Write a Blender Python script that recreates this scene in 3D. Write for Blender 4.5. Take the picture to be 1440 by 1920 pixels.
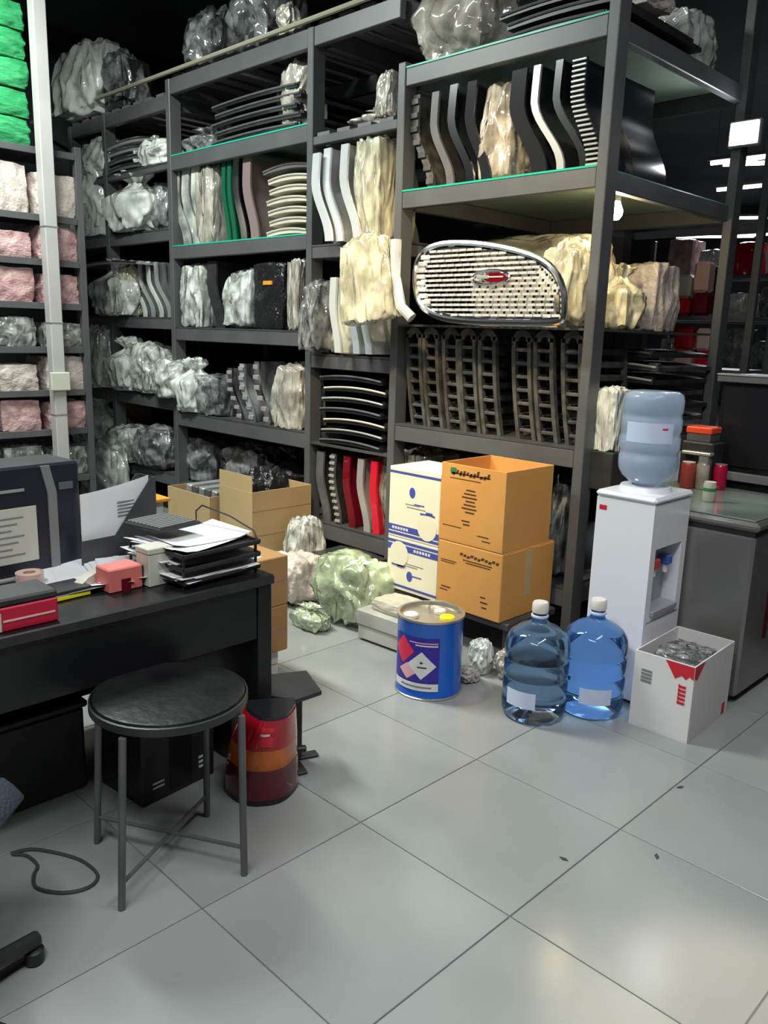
import bpy, math, random
from mathutils import Vector, Matrix, noise
for o in list(bpy.data.objects): bpy.data.objects.remove(o)
scene = bpy.context.scene
COL = scene.collection
R_ = math.radians
# ------------------------------------------------------------------ camera
CAM_H = 1.565; FPX = 1536.8; YAW, PIT, ROL = 0.77895, 0.21699, 0.0301
_fw = Vector((-math.sin(YAW)*math.cos(PIT), math.cos(YAW)*math.cos(PIT), -math.sin(PIT)))
_r = Vector((math.cos(YAW), math.sin(YAW), 0)); _u = _r.cross(_fw)
_r2 = _r*math.cos(ROL)+_u*math.sin(ROL); _u2 = -_r*math.sin(ROL)+_u*math.cos(ROL)
CAMP = Vector((0, 0, CAM_H))
cd = bpy.data.cameras.new('camera'); cam = bpy.data.objects.new('camera', cd); COL.objects.link(cam)
cd.sensor_fit = 'VERTICAL'; cd.sensor_height = 36.0; cd.lens = FPX/1920*36
cam.matrix_world = Matrix(((_r2.x, _u2.x, -_fw.x, CAMP.x), (_r2.y, _u2.y, -_fw.y, CAMP.y), (_r2.z, _u2.z, -_fw.z, CAMP.z), (0, 0, 0, 1)))
cd.clip_start = 0.05
scene.camera = cam
# ------------------------------------------------------------------ world, lights, exposure
w = bpy.data.worlds.new('world'); scene.world = w; w.use_nodes = True
w.node_tree.nodes['Background'].inputs[0].default_value = (0.75, 0.85, 1, 1)
w.node_tree.nodes['Background'].inputs[1].default_value = 0.2
vs = scene.view_settings; vs.view_transform = 'Standard'; vs.look = 'None'; vs.gamma = 1; vs.use_curve_mapping = False; vs.exposure = 0.22
def area(name, loc, sx, sy, power, col, target=None):
    l = bpy.data.lights.new(name, 'AREA'); l.shape = 'RECTANGLE'; l.size = sx; l.size_y = sy; l.energy = power; l.color = col
    o = bpy.data.objects.new(name, l); COL.objects.link(o); o.location = loc
    if target: o.rotation_euler = (Vector(target)-Vector(loc)).to_track_quat('-Z', 'Y').to_euler()
    return o
COOL = (0.93, 0.98, 1.0); WARM = (1.0, 0.80, 0.48)
area('ceiling_tube_light_aisle', (-0.7, -0.6, 4.0), 2.4, 0.3, 105, COOL)
area('ceiling_tube_light_front', (-0.2, 1.7, 4.1), 0.3, 2.4, 62, COOL)
area('ceiling_tube_light_left', (-4.7, 1.5, 4.1), 1.8, 0.3, 195, (0.90, 1.0, 0.95))
area('ceiling_tube_light_far', (-4.4, 10.6, 3.6), 1.5, 1.5, 140, (0.85, 0.92, 1))
def spot(name, loc, target, power, col, size, blend=.4, soft=.1):
    l = bpy.data.lights.new(name, 'SPOT'); l.energy = power; l.color = col; l.spot_size = R_(size); l.spot_blend = blend; l.shadow_soft_size = soft
    o = bpy.data.objects.new(name, l); COL.objects.link(o); o.location = loc; o.rotation_euler = (Vector(target)-Vector(loc)).to_track_quat('-Z', 'Y').to_euler()
spot('warm_ceiling_spot_aisle', (-2.2, 1.2, 4.0), (-2.95, 3.5, 1.6), 480, WARM, 44, .6)
spot('warm_ceiling_spot_floor', (-3.3, 1.9, 4.1), (-3.0, 2.8, 0.1), 150, (1.0, 0.88, 0.58), 42, .7)
spot('warm_ceiling_spot_right', (.25, 2.7, 4.0), (-.40, 1.70, 0), 420, (1, .84, .58), 15, .5)
# ------------------------------------------------------------------ pixel -> place helpers (photo frame 1440 x 1920)
def ray(x, y): return (_fw*FPX+_r2*(x-720)+_u2*(960-y)).normalized()
def FL(x, y, z=0.0): d = ray(x, y); return CAMP+d*((z-CAM_H)/d.z)
def PY(x, y, Y): d = ray(x, y); return CAMP+d*(Y/d.y)
def PX(x, y, X): d = ray(x, y); return CAMP+d*(X/d.x)
# ------------------------------------------------------------------ materials
def mat(name, c1, c2=None, scale=8.0, rough=0.5, metal=0.0, bump=0.0, bscale=None, trans=0.0, ior=1.45, spec=0.5, emit=None, estr=0.0, coat=0.0, lo=0.35, hi=0.65, alpha=1.0, rvar=0.0, detail=4.0):
    m = bpy.data.materials.new(name); m.use_nodes = True; nt = m.node_tree; b = nt.nodes['Principled BSDF']
    b.inputs['Base Color'].default_value = (*c1, 1); b.inputs['Roughness'].default_value = rough; b.inputs['Metallic'].default_value = metal
    b.inputs['Transmission Weight'].default_value = trans; b.inputs['IOR'].default_value = ior
    b.inputs['Specular IOR Level'].default_value = spec; b.inputs['Coat Weight'].default_value = coat; b.inputs['Alpha'].default_value = alpha
    if emit: b.inputs['Emission Color'].default_value = (*emit, 1); b.inputs['Emission Strength'].default_value = estr
    if c2 or bump or rvar:
        tc = nt.nodes.new('ShaderNodeTexCoord'); oi = nt.nodes.new('ShaderNodeObjectInfo')
        ad = nt.nodes.new('ShaderNodeVectorMath'); ad.operation = 'ADD'
        mu = nt.nodes.new('ShaderNodeMath'); mu.operation = 'MULTIPLY'; mu.inputs[1].default_value = 37.0
        nt.links.new(oi.outputs['Random'], mu.inputs[0]); nt.links.new(tc.outputs['Object'], ad.inputs[0]); nt.links.new(mu.outputs[0], ad.inputs[1])
        n = nt.nodes.new('ShaderNodeTexNoise'); n.inputs['Scale'].default_value = scale; n.inputs['Detail'].default_value = detail
        nt.links.new(ad.outputs[0], n.inputs['Vector'])
        if c2:
            r = nt.nodes.new('ShaderNodeValToRGB'); r.color_ramp.elements[0].position = lo; r.color_ramp.elements[1].position = hi
            r.color_ramp.elements[0].color = (*c1, 1); r.color_ramp.elements[1].color = (*c2, 1)
            nt.links.new(n.outputs[0], r.inputs[0]); nt.links.new(r.outputs[0], b.inputs['Base Color'])
        if rvar:
            mr = nt.nodes.new('ShaderNodeMapRange'); mr.inputs['To Min'].default_value = rough-rvar; mr.inputs['To Max'].default_value = rough+rvar
            nt.links.new(n.outputs[0], mr.inputs[0]); nt.links.new(mr.outputs[0], b.inputs['Roughness'])
        if bump:
            n2 = nt.nodes.new('ShaderNodeTexNoise'); n2.inputs['Scale'].default_value = bscale or scale*3; n2.inputs['Detail'].default_value = 3
            nt.links.new(ad.outputs[0], n2.inputs['Vector'])
            bp = nt.nodes.new('ShaderNodeBump'); bp.inputs['Strength'].default_value = bump; bp.inputs['Distance'].default_value = 0.02
            nt.links.new(n2.outputs[0], bp.inputs['Height']); nt.links.new(bp.outputs[0], b.inputs['Normal'])
    return m
def film(name, c1, c2, lo, hi, scale=4.0, rough=0.11, crease=3.6, bump=0.65):
    """thin crumpled plastic film: partly see-through, milky in patches, glossy along its creases"""
    m = bpy.data.materials.new(name); m.use_nodes = True; nt = m.node_tree; N = nt.nodes; L = nt.links.new
    b = N['Principled BSDF']; out = N['Material Output']
    tc = N.new('ShaderNodeTexCoord'); oi = N.new('ShaderNodeObjectInfo'); ad = N.new('ShaderNodeVectorMath'); ad.operation = 'ADD'
    mu = N.new('ShaderNodeMath'); mu.operation = 'MULTIPLY'; mu.inputs[1].default_value = 37.0
    L(oi.outputs['Random'], mu.inputs[0]); L(tc.outputs['Object'], ad.inputs[0]); L(mu.outputs[0], ad.inputs[1])
    n = N.new('ShaderNodeTexNoise'); n.inputs['Scale'].default_value = scale; n.inputs['Detail'].default_value = 5; L(ad.outputs[0], n.inputs['Vector'])
    r = N.new('ShaderNodeValToRGB'); r.color_ramp.elements[0].position = 0.3; r.color_ramp.elements[1].position = 0.7
    r.color_ramp.elements[0].color = (*c1, 1); r.color_ramp.elements[1].color = (*c2, 1); L(n.outputs[0], r.inputs[0])
    cr = N.new('ShaderNodeTexNoise'); cr.noise_type = 'RIDGED_MULTIFRACTAL'; cr.inputs['Scale'].default_value = crease; cr.inputs['Detail'].default_value = 2; cr.inputs['Distortion'].default_value = 0.8
    mp = N.new('ShaderNodeMapping'); mp.inputs['Scale'].default_value = (1.5, 1.5, 0.55); mp.inputs['Rotation'].default_value = (0.25, 0.2, 0); L(ad.outputs[0], mp.inputs[0]); L(mp.outputs[0], cr.inputs['Vector'])
    bp = N.new('ShaderNodeBump'); bp.inputs['Strength'].default_value = bump; bp.inputs['Distance'].default_value = 0.05; L(cr.outputs[0], bp.inputs['Height'])
    b.inputs['Roughness'].default_value = rough; b.inputs['Specular IOR Level'].default_value = 1.0; L(r.outputs[0], b.inputs['Base Color']); L(bp.outputs[0], b.inputs['Normal'])
    b.inputs['Coat Weight'].default_value = 0.6; b.inputs['Coat Roughness'].default_value = 0.08; L(bp.outputs[0], b.inputs['Coat Normal'])
    mr = N.new('ShaderNodeMapRange'); mr.inputs['From Min'].default_value = 0.36; mr.inputs['From Max'].default_value = 0.64; mr.inputs['To Min'].default_value = lo; mr.inputs['To Max'].default_value = hi
    L(n.outputs[0], mr.inputs[0])
    tr = N.new('ShaderNodeBsdfTransparent'); mx = N.new('ShaderNodeMixShader'); L(mr.outputs[0], mx.inputs[0]); L(tr.outputs[0], mx.inputs[1]); L(b.outputs[0], mx.inputs[2])
    gl = N.new('ShaderNodeBsdfGlossy'); gl.inputs['Roughness'].default_value = rough*0.8; L(bp.outputs[0], gl.inputs['Normal'])
    fr = N.new('ShaderNodeFresnel'); fr.inputs['IOR'].default_value = 1.6; L(bp.outputs[0], fr.inputs['Normal'])
    m2 = N.new('ShaderNodeMixShader'); L(fr.outputs[0], m2.inputs[0]); L(mx.outputs[0], m2.inputs[1]); L(gl.outputs[0], m2.inputs[2]); L(m2.outputs[0], out.inputs['Surface'])
    return m
M = {}
M['tile'] = mat('floor_tile_glazed', (0.275, 0.28, 0.272), (0.33, 0.332, 0.32), 1.6, 0.2, rvar=0.06, spec=0.55)
M['grout'] = mat('grout', (0.16, 0.16, 0.155), rough=0.8)
M['wall'] = mat('dark_wall_paint', (0.035, 0.037, 0.042), (0.05, 0.05, 0.055), 1.5, 0.7)
M['ceil'] = mat('dark_ceiling_paint', (0.06, 0.066, 0.078), (0.09, 0.095, 0.11), 1.0, 0.8)
M['steel'] = mat('charcoal_rack_steel', (0.080, 0.081, 0.085), (0.098, 0.099, 0.10), 4, 0.42, 0.0, spec=0.6)
M['deck'] = mat('dark_shelf_board', (0.045, 0.044, 0.045), (0.07, 0.066, 0.066), 5, 0.5)
M['slat'] = mat('grey_deck_slat', (0.11, 0.10, 0.105), (0.15, 0.14, 0.14), 3, 0.5)
M['glass'] = mat('greenish_shelf_glass', (0.62, 0.76, 0.62), rough=0.10, trans=0.38, ior=1.5, spec=0.8)
M['glassedge'] = mat('teal_glass_edge', (0.02, 0.42, 0.29), rough=0.25)
M['pole'] = mat('pale_grey_pole_paint', (0.42, 0.40, 0.39), (0.47, 0.45, 0.43), 3, 0.45)
M['pipe'] = mat('tan_conduit', (0.30, 0.27, 0.20), rough=0.45)
M['chrome'] = mat('polished_chrome', (0.88, 0.88, 0.88), rough=0.14, metal=1.0)
M['satin'] = mat('satin_silver_plastic', (0.55, 0.55, 0.54), (0.68, 0.68, 0.66), 6, 0.28, 0.6)
M['shinestrip'] = mat('silver_trim_painted_shine', (0.78, 0.79, 0.80), (0.9, 0.9, 0.9), 5, 0.22, 0.45)  # pale base colour stands in for bright reflections on the chrome parts
M['blackgloss'] = mat('glossy_black_plastic', (0.016, 0.017, 0.021), rough=0.16, spec=0.6)
M['blackplas'] = mat('matt_black_plastic', (0.022, 0.022, 0.024), (0.035, 0.034, 0.034), 12, 0.42)
M['greyplas'] = mat('dark_grey_plastic', (0.09, 0.09, 0.095), (0.12, 0.12, 0.12), 10, 0.35)
M['dusty'] = mat('dusty_black_plastic', (0.035, 0.034, 0.032), (0.10, 0.094, 0.082), 14, 0.45)
M['wrap'] = film('clear_plastic_wrap', (0.70, 0.73, 0.66), (0.92, 0.94, 0.87), 0.30, 0.88, 5)
M['wrapw'] = film('milky_plastic_wrap', (0.76, 0.79, 0.72), (0.94, 0.96, 0.89), 0.7, 1.0, 4)
M['wrapd'] = film('smoky_plastic_wrap', (0.40, 0.41, 0.42), (0.68, 0.69, 0.68), 0.08, 0.46, 5, 0.10)
M['wrapy'] = film('yellowish_plastic_wrap', (0.62, 0.56, 0.38), (0.84, 0.79, 0.60), 0.55, 0.95, 4)
M['wrapbeige'] = film('beige_plastic_wrap', (0.44, 0.39, 0.33), (0.70, 0.64, 0.55), 0.55, 0.95, 4)
M['wrapg'] = film('pale_green_plastic_bag', (0.40, 0.50, 0.30), (0.66, 0.76, 0.48), 0.6, 0.95, 4, 0.24)
M['wrapb'] = mat('black_plastic_bag', (0.012, 0.012, 0.014), rough=0.16, bump=0.6, bscale=20, spec=0.8)
M['pink'] = mat('pink_wrapped_parcel', (0.42, 0.22, 0.22), (0.66, 0.44, 0.43), 4, 0.3, bump=0.4, bscale=16)
M['pinkpale'] = mat('pale_pink_parcel', (0.52, 0.42, 0.38), (0.70, 0.62, 0.56), 4, 0.3, bump=0.4, bscale=16)
M['greywrap'] = film('greyish_wrapped_parcel', (0.40, 0.40, 0.38), (0.66, 0.66, 0.61), 0.3, 0.8, 4)
M['green'] = mat('green_film', (0.02, 0.24, 0.08), (0.05, 0.34, 0.13), 4, 0.28, bump=0.35, bscale=14)
M['greenstrip'] = mat('dark_green_edge', (0.01, 0.10, 0.05), rough=0.3)
M['brownp'] = mat('dusky_pink_panel', (0.22, 0.16, 0.155), rough=0.35)
M['beige'] = mat('cream_moulded_plastic', (0.50, 0.46, 0.36), (0.60, 0.56, 0.45), 6, 0.4)
M['redlens'] = mat('red_lamp_lens', (0.50, 0.008, 0.02), (0.34, 0.004, 0.016), 6, 0.1, coat=0.6)
M['redbright'] = mat('bright_red_plastic', (0.62, 0.01, 0.03), rough=0.2, coat=0.4)
M['maroon'] = mat('maroon_lens', (0.16, 0.004, 0.014), (0.10, 0.003, 0.01), 5, 0.1, coat=0.7)
M['amber'] = mat('amber_lens', (0.62, 0.14, 0.01), (0.42, 0.07, 0.01), 9, 0.12, coat=0.6)
M['pinklens'] = mat('pale_pink_lens', (0.75, 0.48, 0.44), rough=0.15, coat=0.4)
M['orangebox'] = mat('orange_corrugated_card', (0.62, 0.29, 0.075), (0.68, 0.33, 0.09), 3, 0.65)
M['orangein'] = mat('orange_card_inside', (0.70, 0.35, 0.09), rough=0.7)
M['kraft'] = mat('kraft_card', (0.46, 0.31, 0.15), (0.52, 0.36, 0.18), 3, 0.7)
M['kraftdark'] = mat('brown_card', (0.36, 0.19, 0.07), (0.42, 0.23, 0.09), 3, 0.7)
M['cream'] = mat('cream_printed_card', (0.80, 0.75, 0.58), (0.84, 0.79, 0.62), 2, 0.5)
M['whitecard'] = mat('white_card', (0.74, 0.70, 0.68), (0.78, 0.75, 0.73), 2, 0.5)
M['bluep'] = mat('blue_print', (0.06, 0.08, 0.36), rough=0.5)
M['blackp'] = mat('dark_brown_print', (0.07, 0.035, 0.015), rough=0.6)
M['greenp'] = mat('green_print', (0.03, 0.20, 0.06), rough=0.6)
M['redp'] = mat('red_print', (0.62, 0.02, 0.035), rough=0.5)
M['greyp'] = mat('grey_print', (0.22, 0.22, 0.23), rough=0.6)
M['paper'] = mat('white_paper', (0.78, 0.78, 0.80), (0.83, 0.83, 0.84), 3, 0.6)
M['greypaper'] = mat('grey_carton_card', (0.36, 0.35, 0.31), (0.56, 0.54, 0.48), 6, 0.6)
M['drum'] = mat('blue_drum_enamel', (0.012, 0.10, 0.52), (0.015, 0.12, 0.56), 3, 0.25, coat=0.3)
M['drumlab'] = mat('violet_blue_label', (0.04, 0.02, 0.30), rough=0.4)
M['labred'] = mat('label_red', (0.72, 0.03, 0.08), rough=0.4)
M['labwhite'] = mat('label_white', (0.72, 0.72, 0.72), rough=0.4)
M['labpink'] = mat('label_pink', (0.80, 0.42, 0.48), rough=0.4)
M['yellow'] = mat('yellow_plastic', (0.85, 0.78, 0.01), rough=0.35)
M['capwhite'] = mat('ivory_plastic_cap', (0.80, 0.72, 0.66), rough=0.35)
M['tin'] = mat('tinned_steel_lid', (0.55, 0.50, 0.42), (0.62, 0.58, 0.5), 5, 0.3, 0.8)
M['bottle'] = mat('blue_polycarbonate', (0.25, 0.52, 1.0), rough=0.04, trans=0.97, ior=1.33)
M['bottledark'] = mat('smoke_blue_polycarbonate', (0.28, 0.46, 0.75), rough=0.04, trans=0.97, ior=1.33)
M['bottlepale'] = mat('pale_grey_blue_polycarbonate', (0.62, 0.73, 0.88), rough=0.12, trans=0.55, ior=1.25)
M['botlabel'] = mat('pale_bottle_label', (0.62, 0.68, 0.86), rough=0.4)
M['water'] = mat('dispenser_white_plastic', (0.86, 0.84, 0.88), rough=0.3)
M['dispgrey'] = mat('grey_tap_panel', (0.36, 0.36, 0.40), rough=0.35)
M['tapred'] = mat('hot_tap_red', (0.55, 0.05, 0.06), rough=0.3)
M['tapblue'] = mat('cold_tap_blue', (0.06, 0.12, 0.42), rough=0.3)
M['inox'] = mat('brushed_stainless', (0.30, 0.29, 0.28), (0.36, 0.35, 0.33), 3, 0.38, 0.75)
M['lidglass'] = mat('grey_green_lid', (0.22, 0.28, 0.25), (0.28, 0.34, 0.30), 3, 0.12, coat=0.5)
M['screen'] = mat('black_screen_panel', (0.012, 0.012, 0.015), rough=0.25)
M['deskblk'] = mat('black_desk_laminate', (0.006, 0.006, 0.007), (0.009, 0.009, 0.010), 6, 0.34)
M['navy'] = mat('navy_black_casing', (0.014, 0.017, 0.026), rough=0.35)
M['midgrey'] = mat('grey_trim', (0.20, 0.20, 0.20), rough=0.4)
M['filegrey'] = mat('dark_grey_file_plastic', (0.055, 0.055, 0.06), rough=0.45)
M['ivory'] = mat('ivory_box', (0.56, 0.55, 0.46), rough=0.5)
M['salmon'] = mat('salmon_red_box', (0.72, 0.19, 0.16), (0.62, 0.15, 0.13), 8, 0.45)
M['stapler'] = mat('beige_grey_plastic', (0.46, 0.42, 0.34), rough=0.4)
M['redtool'] = mat('crimson_box', (0.50, 0.01, 0.04), rough=0.35)
M['orangeplas'] = mat('orange_plastic', (0.75, 0.30, 0.03), rough=0.4)
M['seat'] = mat('black_vinyl_seat', (0.007, 0.007, 0.008), (0.014, 0.014, 0.014), 9, 0.32, bump=0.1)
M['chair'] = mat('blue_grey_fabric', (0.035, 0.042, 0.058), rough=0.8, bump=0.3, bscale=120)
M['cable'] = mat('dark_cable_rubber', (0.06, 0.06, 0.06), rough=0.5)
M['lampon'] = mat('lit_led_lamp', (1, 1, 1), emit=(0.92, 0.96, 1.0), estr=45)
M['tubeon'] = mat('lit_tube_lamp', (1, 1, 1), emit=(0.92, 0.97, 1.0), estr=7)
M['warmon'] = mat('lit_warm_lamp', (1, .9, .7), emit=(1.0, 0.80, 0.46), estr=160)
M['palecore'] = mat('pale_grey_foam', (0.42, 0.44, 0.41), (0.74, 0.76, 0.70), 3, 0.5)
M['canred'] = mat('red_can_print', (0.50, 0.01, 0.06), rough=0.25, metal=0.3)
M['rust'] = mat('brick_red_jar', (0.30, 0.05, 0.04), rough=0.3)
M['orangered'] = mat('orange_red_lid', (0.85, 0.08, 0.03), rough=0.35)
# ------------------------------------------------------------------ mesh helpers
class MB:
    def __init__(s): s.v = []; s.f = []; s.m = []; s.mi = 0
    def add(s, vs_, fs):
        o = len(s.v); s.v += [tuple(p) for p in vs_]
        for f in fs: s.f.append(tuple(i+o for i in f)); s.m.append(s.mi)
        return s
    def box(s, c, d, bev=0.0, rot=None):
        hx, hy, hz = d[0]/2, d[1]/2, d[2]/2
        if bev <= 0:
            vs_ = [Vector((x*hx, y*hy, z*hz)) for x in (-1, 1) for y in (-1, 1) for z in (-1, 1)]
            fs = [(0, 1, 3, 2), (4, 6, 7, 5), (0, 4, 5, 1), (2, 3, 7, 6), (0, 2, 6, 4), (1, 5, 7, 3)]
        else:
            b = min(bev, hx*.95, hy*.95, hz*.95); vs_ = []; ix = {}
            for x in (-1, 1):
                for y in (-1, 1):
                    for z in (-1, 1):
                        for a in range(3):
                            p = [x*(hx-b), y*(hy-b), z*(hz-b)]; p[a] = (x*hx, y*hy, z*hz)[a]
                            ix[(x, y, z, a)] = len(vs_); vs_.append(Vector(p))
            fs = []
            q = [(-1, -1), (1, -1), (1, 1), (-1, 1)]
            for sg in (-1, 1):
                for a in range(3):
                    l = []
                    for (p1, p2) in q:
                        k = [p1, p2]; k.insert(a, sg); l.append(ix[(*k, a)])
                    flip = (sg < 0) ^ (a == 1)
                    fs.append(tuple(l[::-1]) if flip else tuple(l))
            for a in range(3):
                b1, b2 = [i for i in range(3) if i != a]
                for s1 in (-1, 1):
                    for s2 in (-1, 1):
                        k0 = [0, 0, 0]; k0[b1] = s1; k0[b2] = s2; k0[a] = -1; k1 = list(k0); k1[a] = 1
                        fs.append((ix[(*k0, b1)], ix[(*k1, b1)], ix[(*k1, b2)], ix[(*k0, b2)]))
            for x in (-1, 1):
                for y in (-1, 1):
                    for z in (-1, 1): fs.append(tuple(ix[(x, y, z, a)] for a in range(3)))
        if rot is not None: vs_ = [rot @ p for p in vs_]
        c = Vector(c); return s.add([p+c for p in vs_], fs)
    def b2(s, lo, hi, bev=0.0):
        return s.box([(lo[i]+hi[i])/2 for i in range(3)], [abs(hi[i]-lo[i]) for i in range(3)], bev)
    def lathe(s, prof, n=32, c=(0, 0, 0), cap=True):
        vs_ = []; fs = []; k = len(prof)
        for i in range(n):
            a = 2*math.pi*i/n
            for r, z in prof: vs_.append((c[0]+r*math.cos(a), c[1]+r*math.sin(a), c[2]+z))
        for i in range(n):
            j = (i+1) % n
            for t in range(k-1): fs.append((i*k+t, j*k+t, j*k+t+1, i*k+t+1))
        if cap:
            if prof[0][0] > 1e-5: fs.append(tuple(i*k for i in range(n))[::-1])
            if prof[-1][0] > 1e-5: fs.append(tuple(i*k+k-1 for i in range(n)))
        return s.add(vs_, fs)
    def tube(s, pts, r, n=8, closed=False):
        pts = [Vector(p) for p in pts]; vs_ = []; fs = []; N = len(pts); up = None
        for i, p in enumerate(pts):
            if closed: t = pts[(i+1) % N]-pts[i-1]
            else: t = (pts[min(i+1, N-1)]-pts[max(i-1, 0)])
            t.normalize()
            if up is None: up = Vector((0, 0, 1)) if abs(t.z) < .9 else Vector((1, 0, 0))
            a = t.cross(up).normalized(); b = a.cross(t).normalized(); up = b
            for j in range(n):
                an = 2*math.pi*j/n; vs_.append(p+a*math.cos(an)*r+b*math.sin(an)*r)
        for i in range(N if closed else N-1):
            i2 = (i+1) % N
            for j in range(n): fs.append((i*n+j, i*n+(j+1) % n, i2*n+(j+1) % n, i2*n+j))
        if not closed: fs.append(tuple(range(n))[::-1]); fs.append(tuple((N-1)*n+j for j in range(n)))
        return s.add(vs_, fs)
    def prism(s, poly, axis, a0, a1):
        """poly in the two other axes (in xyz order), extruded along axis"""
        n = len(poly); vs_ = []
        for a in (a0, a1):
            for p in poly:
                q = list(p); q.insert(axis, a); vs_.append(q)
        fs = [tuple(range(n))[::-1], tuple(range(n, 2*n))]+[(i, (i+1) % n, n+(i+1) % n, n+i) for i in range(n)]
        return s.add(vs_, fs)
    def curve_slab(s, path, x0, x1, y0, y1):
        """cross-section [x0,x1]x[y0,y1] swept up a path of (x,z)"""
        vs_ = []; fs = []
        for (px, pz) in path: vs_ += [(px+x0, y0, pz), (px+x1, y0, pz), (px+x1, y1, pz), (px+x0, y1, pz)]
        n = len(path)
        for i in range(n-1):
            for j in range(4): fs.append((i*4+j, i*4+(j+1) % 4, i*4+4+(j+1) % 4, i*4+4+j))
        fs += [(3, 2, 1, 0), tuple(4*(n-1)+j for j in range(4))]
        return s.add(vs_, fs)
    def mesh(s, name, mats, smooth=35):
        me = bpy.data.meshes.new(name); me.from_pydata(s.v, [], s.f)
        for m in (mats if isinstance(mats, (list, tuple)) else [mats]): me.materials.append(M[m] if isinstance(m, str) else m)
        me.polygons.foreach_set('material_index', s.m); me.update()
        if smooth:
            me.shade_smooth(); me.set_sharp_from_angle(angle=R_(smooth))
        return me
def link(name, data, parent=None, loc=None, rot=None, scale=None):
    o = bpy.data.objects.new(name, data); COL.objects.link(o); o.parent = parent
    if loc is not None: o.location = loc
    if rot is not None: o.rotation_euler = rot
    if scale is not None: o.scale = scale
    return o
def part(name, mb, mats, parent, smooth=35, label=None, loc=None, rot=None):
    o = link(name, mb.mesh(name, mats, smooth), parent, loc, rot)
    if label: o['label'] = label
    return o
def tag(o, label, cat, group=None):
    o['label'] = label; o['category'] = cat
    if group: o['group'] = group
    return o
def thing(name, label, cat, loc=(0, 0, 0), rz=0.0, group=None):
    o = link(name, None, None, loc, (0, 0, rz)); o.empty_display_size = 0.1
    return tag(o, label, cat, group)
def one(name, mb, mats, label, cat, loc=(0, 0, 0), rot=(0, 0, 0), group=None, smooth=35):
    return tag(link(name, mb.mesh(name, mats, smooth), None, loc, rot), label, cat, group)
def struct(name, mb, mats, parent=None, smooth=0):
    o = link(name, mb.mesh(name, mats, smooth), parent)
    if parent is None: o['kind'] = 'structure'
    return o
# ------------------------------------------------------------------ the room
YS = 3.5                                     # front plane of the long rack row
CEIL = 4.3
fl = struct('floor', MB().b2((-12, -4, -0.12), (4, 21, -0.004)), 'grout')
tm = MB().box((0, 0, -0.006), (0.5965, 0.5965, 0.012), 0.0015).mesh('floor_tile', 'tile', 0)
for i in range(-13, 4):
    for j in range(-4, 9):
        link('floor_tile', tm, fl, (-1.713+0.6*(i+0.5), 1.67+0.6*(j+0.5), 0.0))
struct('ceiling', MB().b2((-12, -4, CEIL), (4, 21, CEIL+0.1)), 'ceil')
struct('wall_left', MB().b2((-8.5, -4, 0), (-8.35, 5.3, CEIL)), 'wall')
struct('wall_back', MB().b2((-8.5, 5.2, 0), (-2.95, 5.3, CEIL)), 'wall')
struct('wall_far', MB().b2((-12, 20.5, 0), (4, 20.7, CEIL)), 'wall')
struct('wall_far_left', MB().b2((-12, 5.3, 0), (-11.85, 20.5, CEIL)), 'wall')
struct('wall_right', MB().b2((3.2, -4, 0), (3.35, 20.5, CEIL)), 'wall')
struct('wall_front', MB().b2((-8.35, -3.4, 0), (3.2, -3.25, CEIL)), 'wall')
for k, yy in enumerate((0.9, 2.9)):          # roof beams crossing overhead
    struct('trim_%d' % (k+1), MB().b2((-8.3, yy, CEIL-0.22), (3.1, yy+0.14, CEIL)), 'ceil')

# ------------------------------------------------------------------ racks
def deck_pane(t, x0, x1, y0, y1, z, glass=True):
    if glass:
        mb = MB().b2((x0, y0, z), (x1, y1, z+0.009)); mb.m = [1, 1, 1, 1, 0, 0]
        return part('glass_pane', mb, ['glass', 'glassedge'], t, 0)
    return part('deck_board', MB().b2((x0, y0, z), (x1, y1, z+0.012)), 'deck', t, 0)
def rack_bay(name, label, x0, x1, y0, y1, posts, shelves, ztop, group='long dark rack row', back=True, side=False):
    """shelves: (z_top, beam_height, 'glass'|'board'|'slats', beam?)"""
    t = thing(name, label, 'shelving', ((x0+x1)/2, y0, 0), 0, group)
    ox, oy = (x0+x1)/2, y0
    for px in posts:
        px, zt = px if isinstance(px, tuple) else (px, ztop)
        part('post', MB().b2((px-ox-0.0275, 0, 0.0), (px-ox+0.0275, 0.10, zt), 0.004), 'steel', t)
        part('post', MB().b2((px-ox-0.0275, y1-oy-(0.10 if side else 0.06), 0.0), (px-ox+0.0275, y1-oy, zt), 0.004), 'steel', t)
    a, b = x0-ox+0.029, x1-ox-0.029
    for (z, h, kind, bm) in shelves:
        if bm:
            part('beam', MB().b2((a, 0.005, z-h), (b, 0.05, z), 0.004), 'steel', t)
            part('beam', MB().b2((a, y1-oy-0.05, z-h), (b, y1-oy-0.005, z), 0.004), 'steel', t)
            for xx in ((a+0.002, b-0.052) if not posts else (a-0.029, b-0.021)):
                part('side_rail', MB().b2((xx, 0.102, z-h), (xx+0.05, y1-oy-0.062, z-0.002), 0.004), 'steel', t)
        if kind == 'slats':
            n = max(3, int((b-a)/0.17))
            for i in range(n):
                xx = a+(i+0.5)*(b-a)/n
                part('slat', MB().b2((xx-0.055, 0.01, z), (xx+0.055, y1-oy-0.01, z+0.02)), 'slat', t, 0)
        else: deck_pane(t, a, b, 0.004, y1-oy-0.004, z+0.001, kind == 'glass')
    return t
YB_A = 4.45
BZ = rack_bay('shelf_rack', 'far left rack bay full of white plastic bags beside the pale pole', -7.5, -5.85, YS, YB_A, (-7.5, -6.87),
              ((0.355, .09, 'board', 1), (0.98, .09, 'board', 1), (1.61, .08, 'board', 1), (2.28, .08, 'board', 1), (2.76, .04, 'board', 1), (3.24, .10, 'slats', 1)), 3.24)
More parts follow.
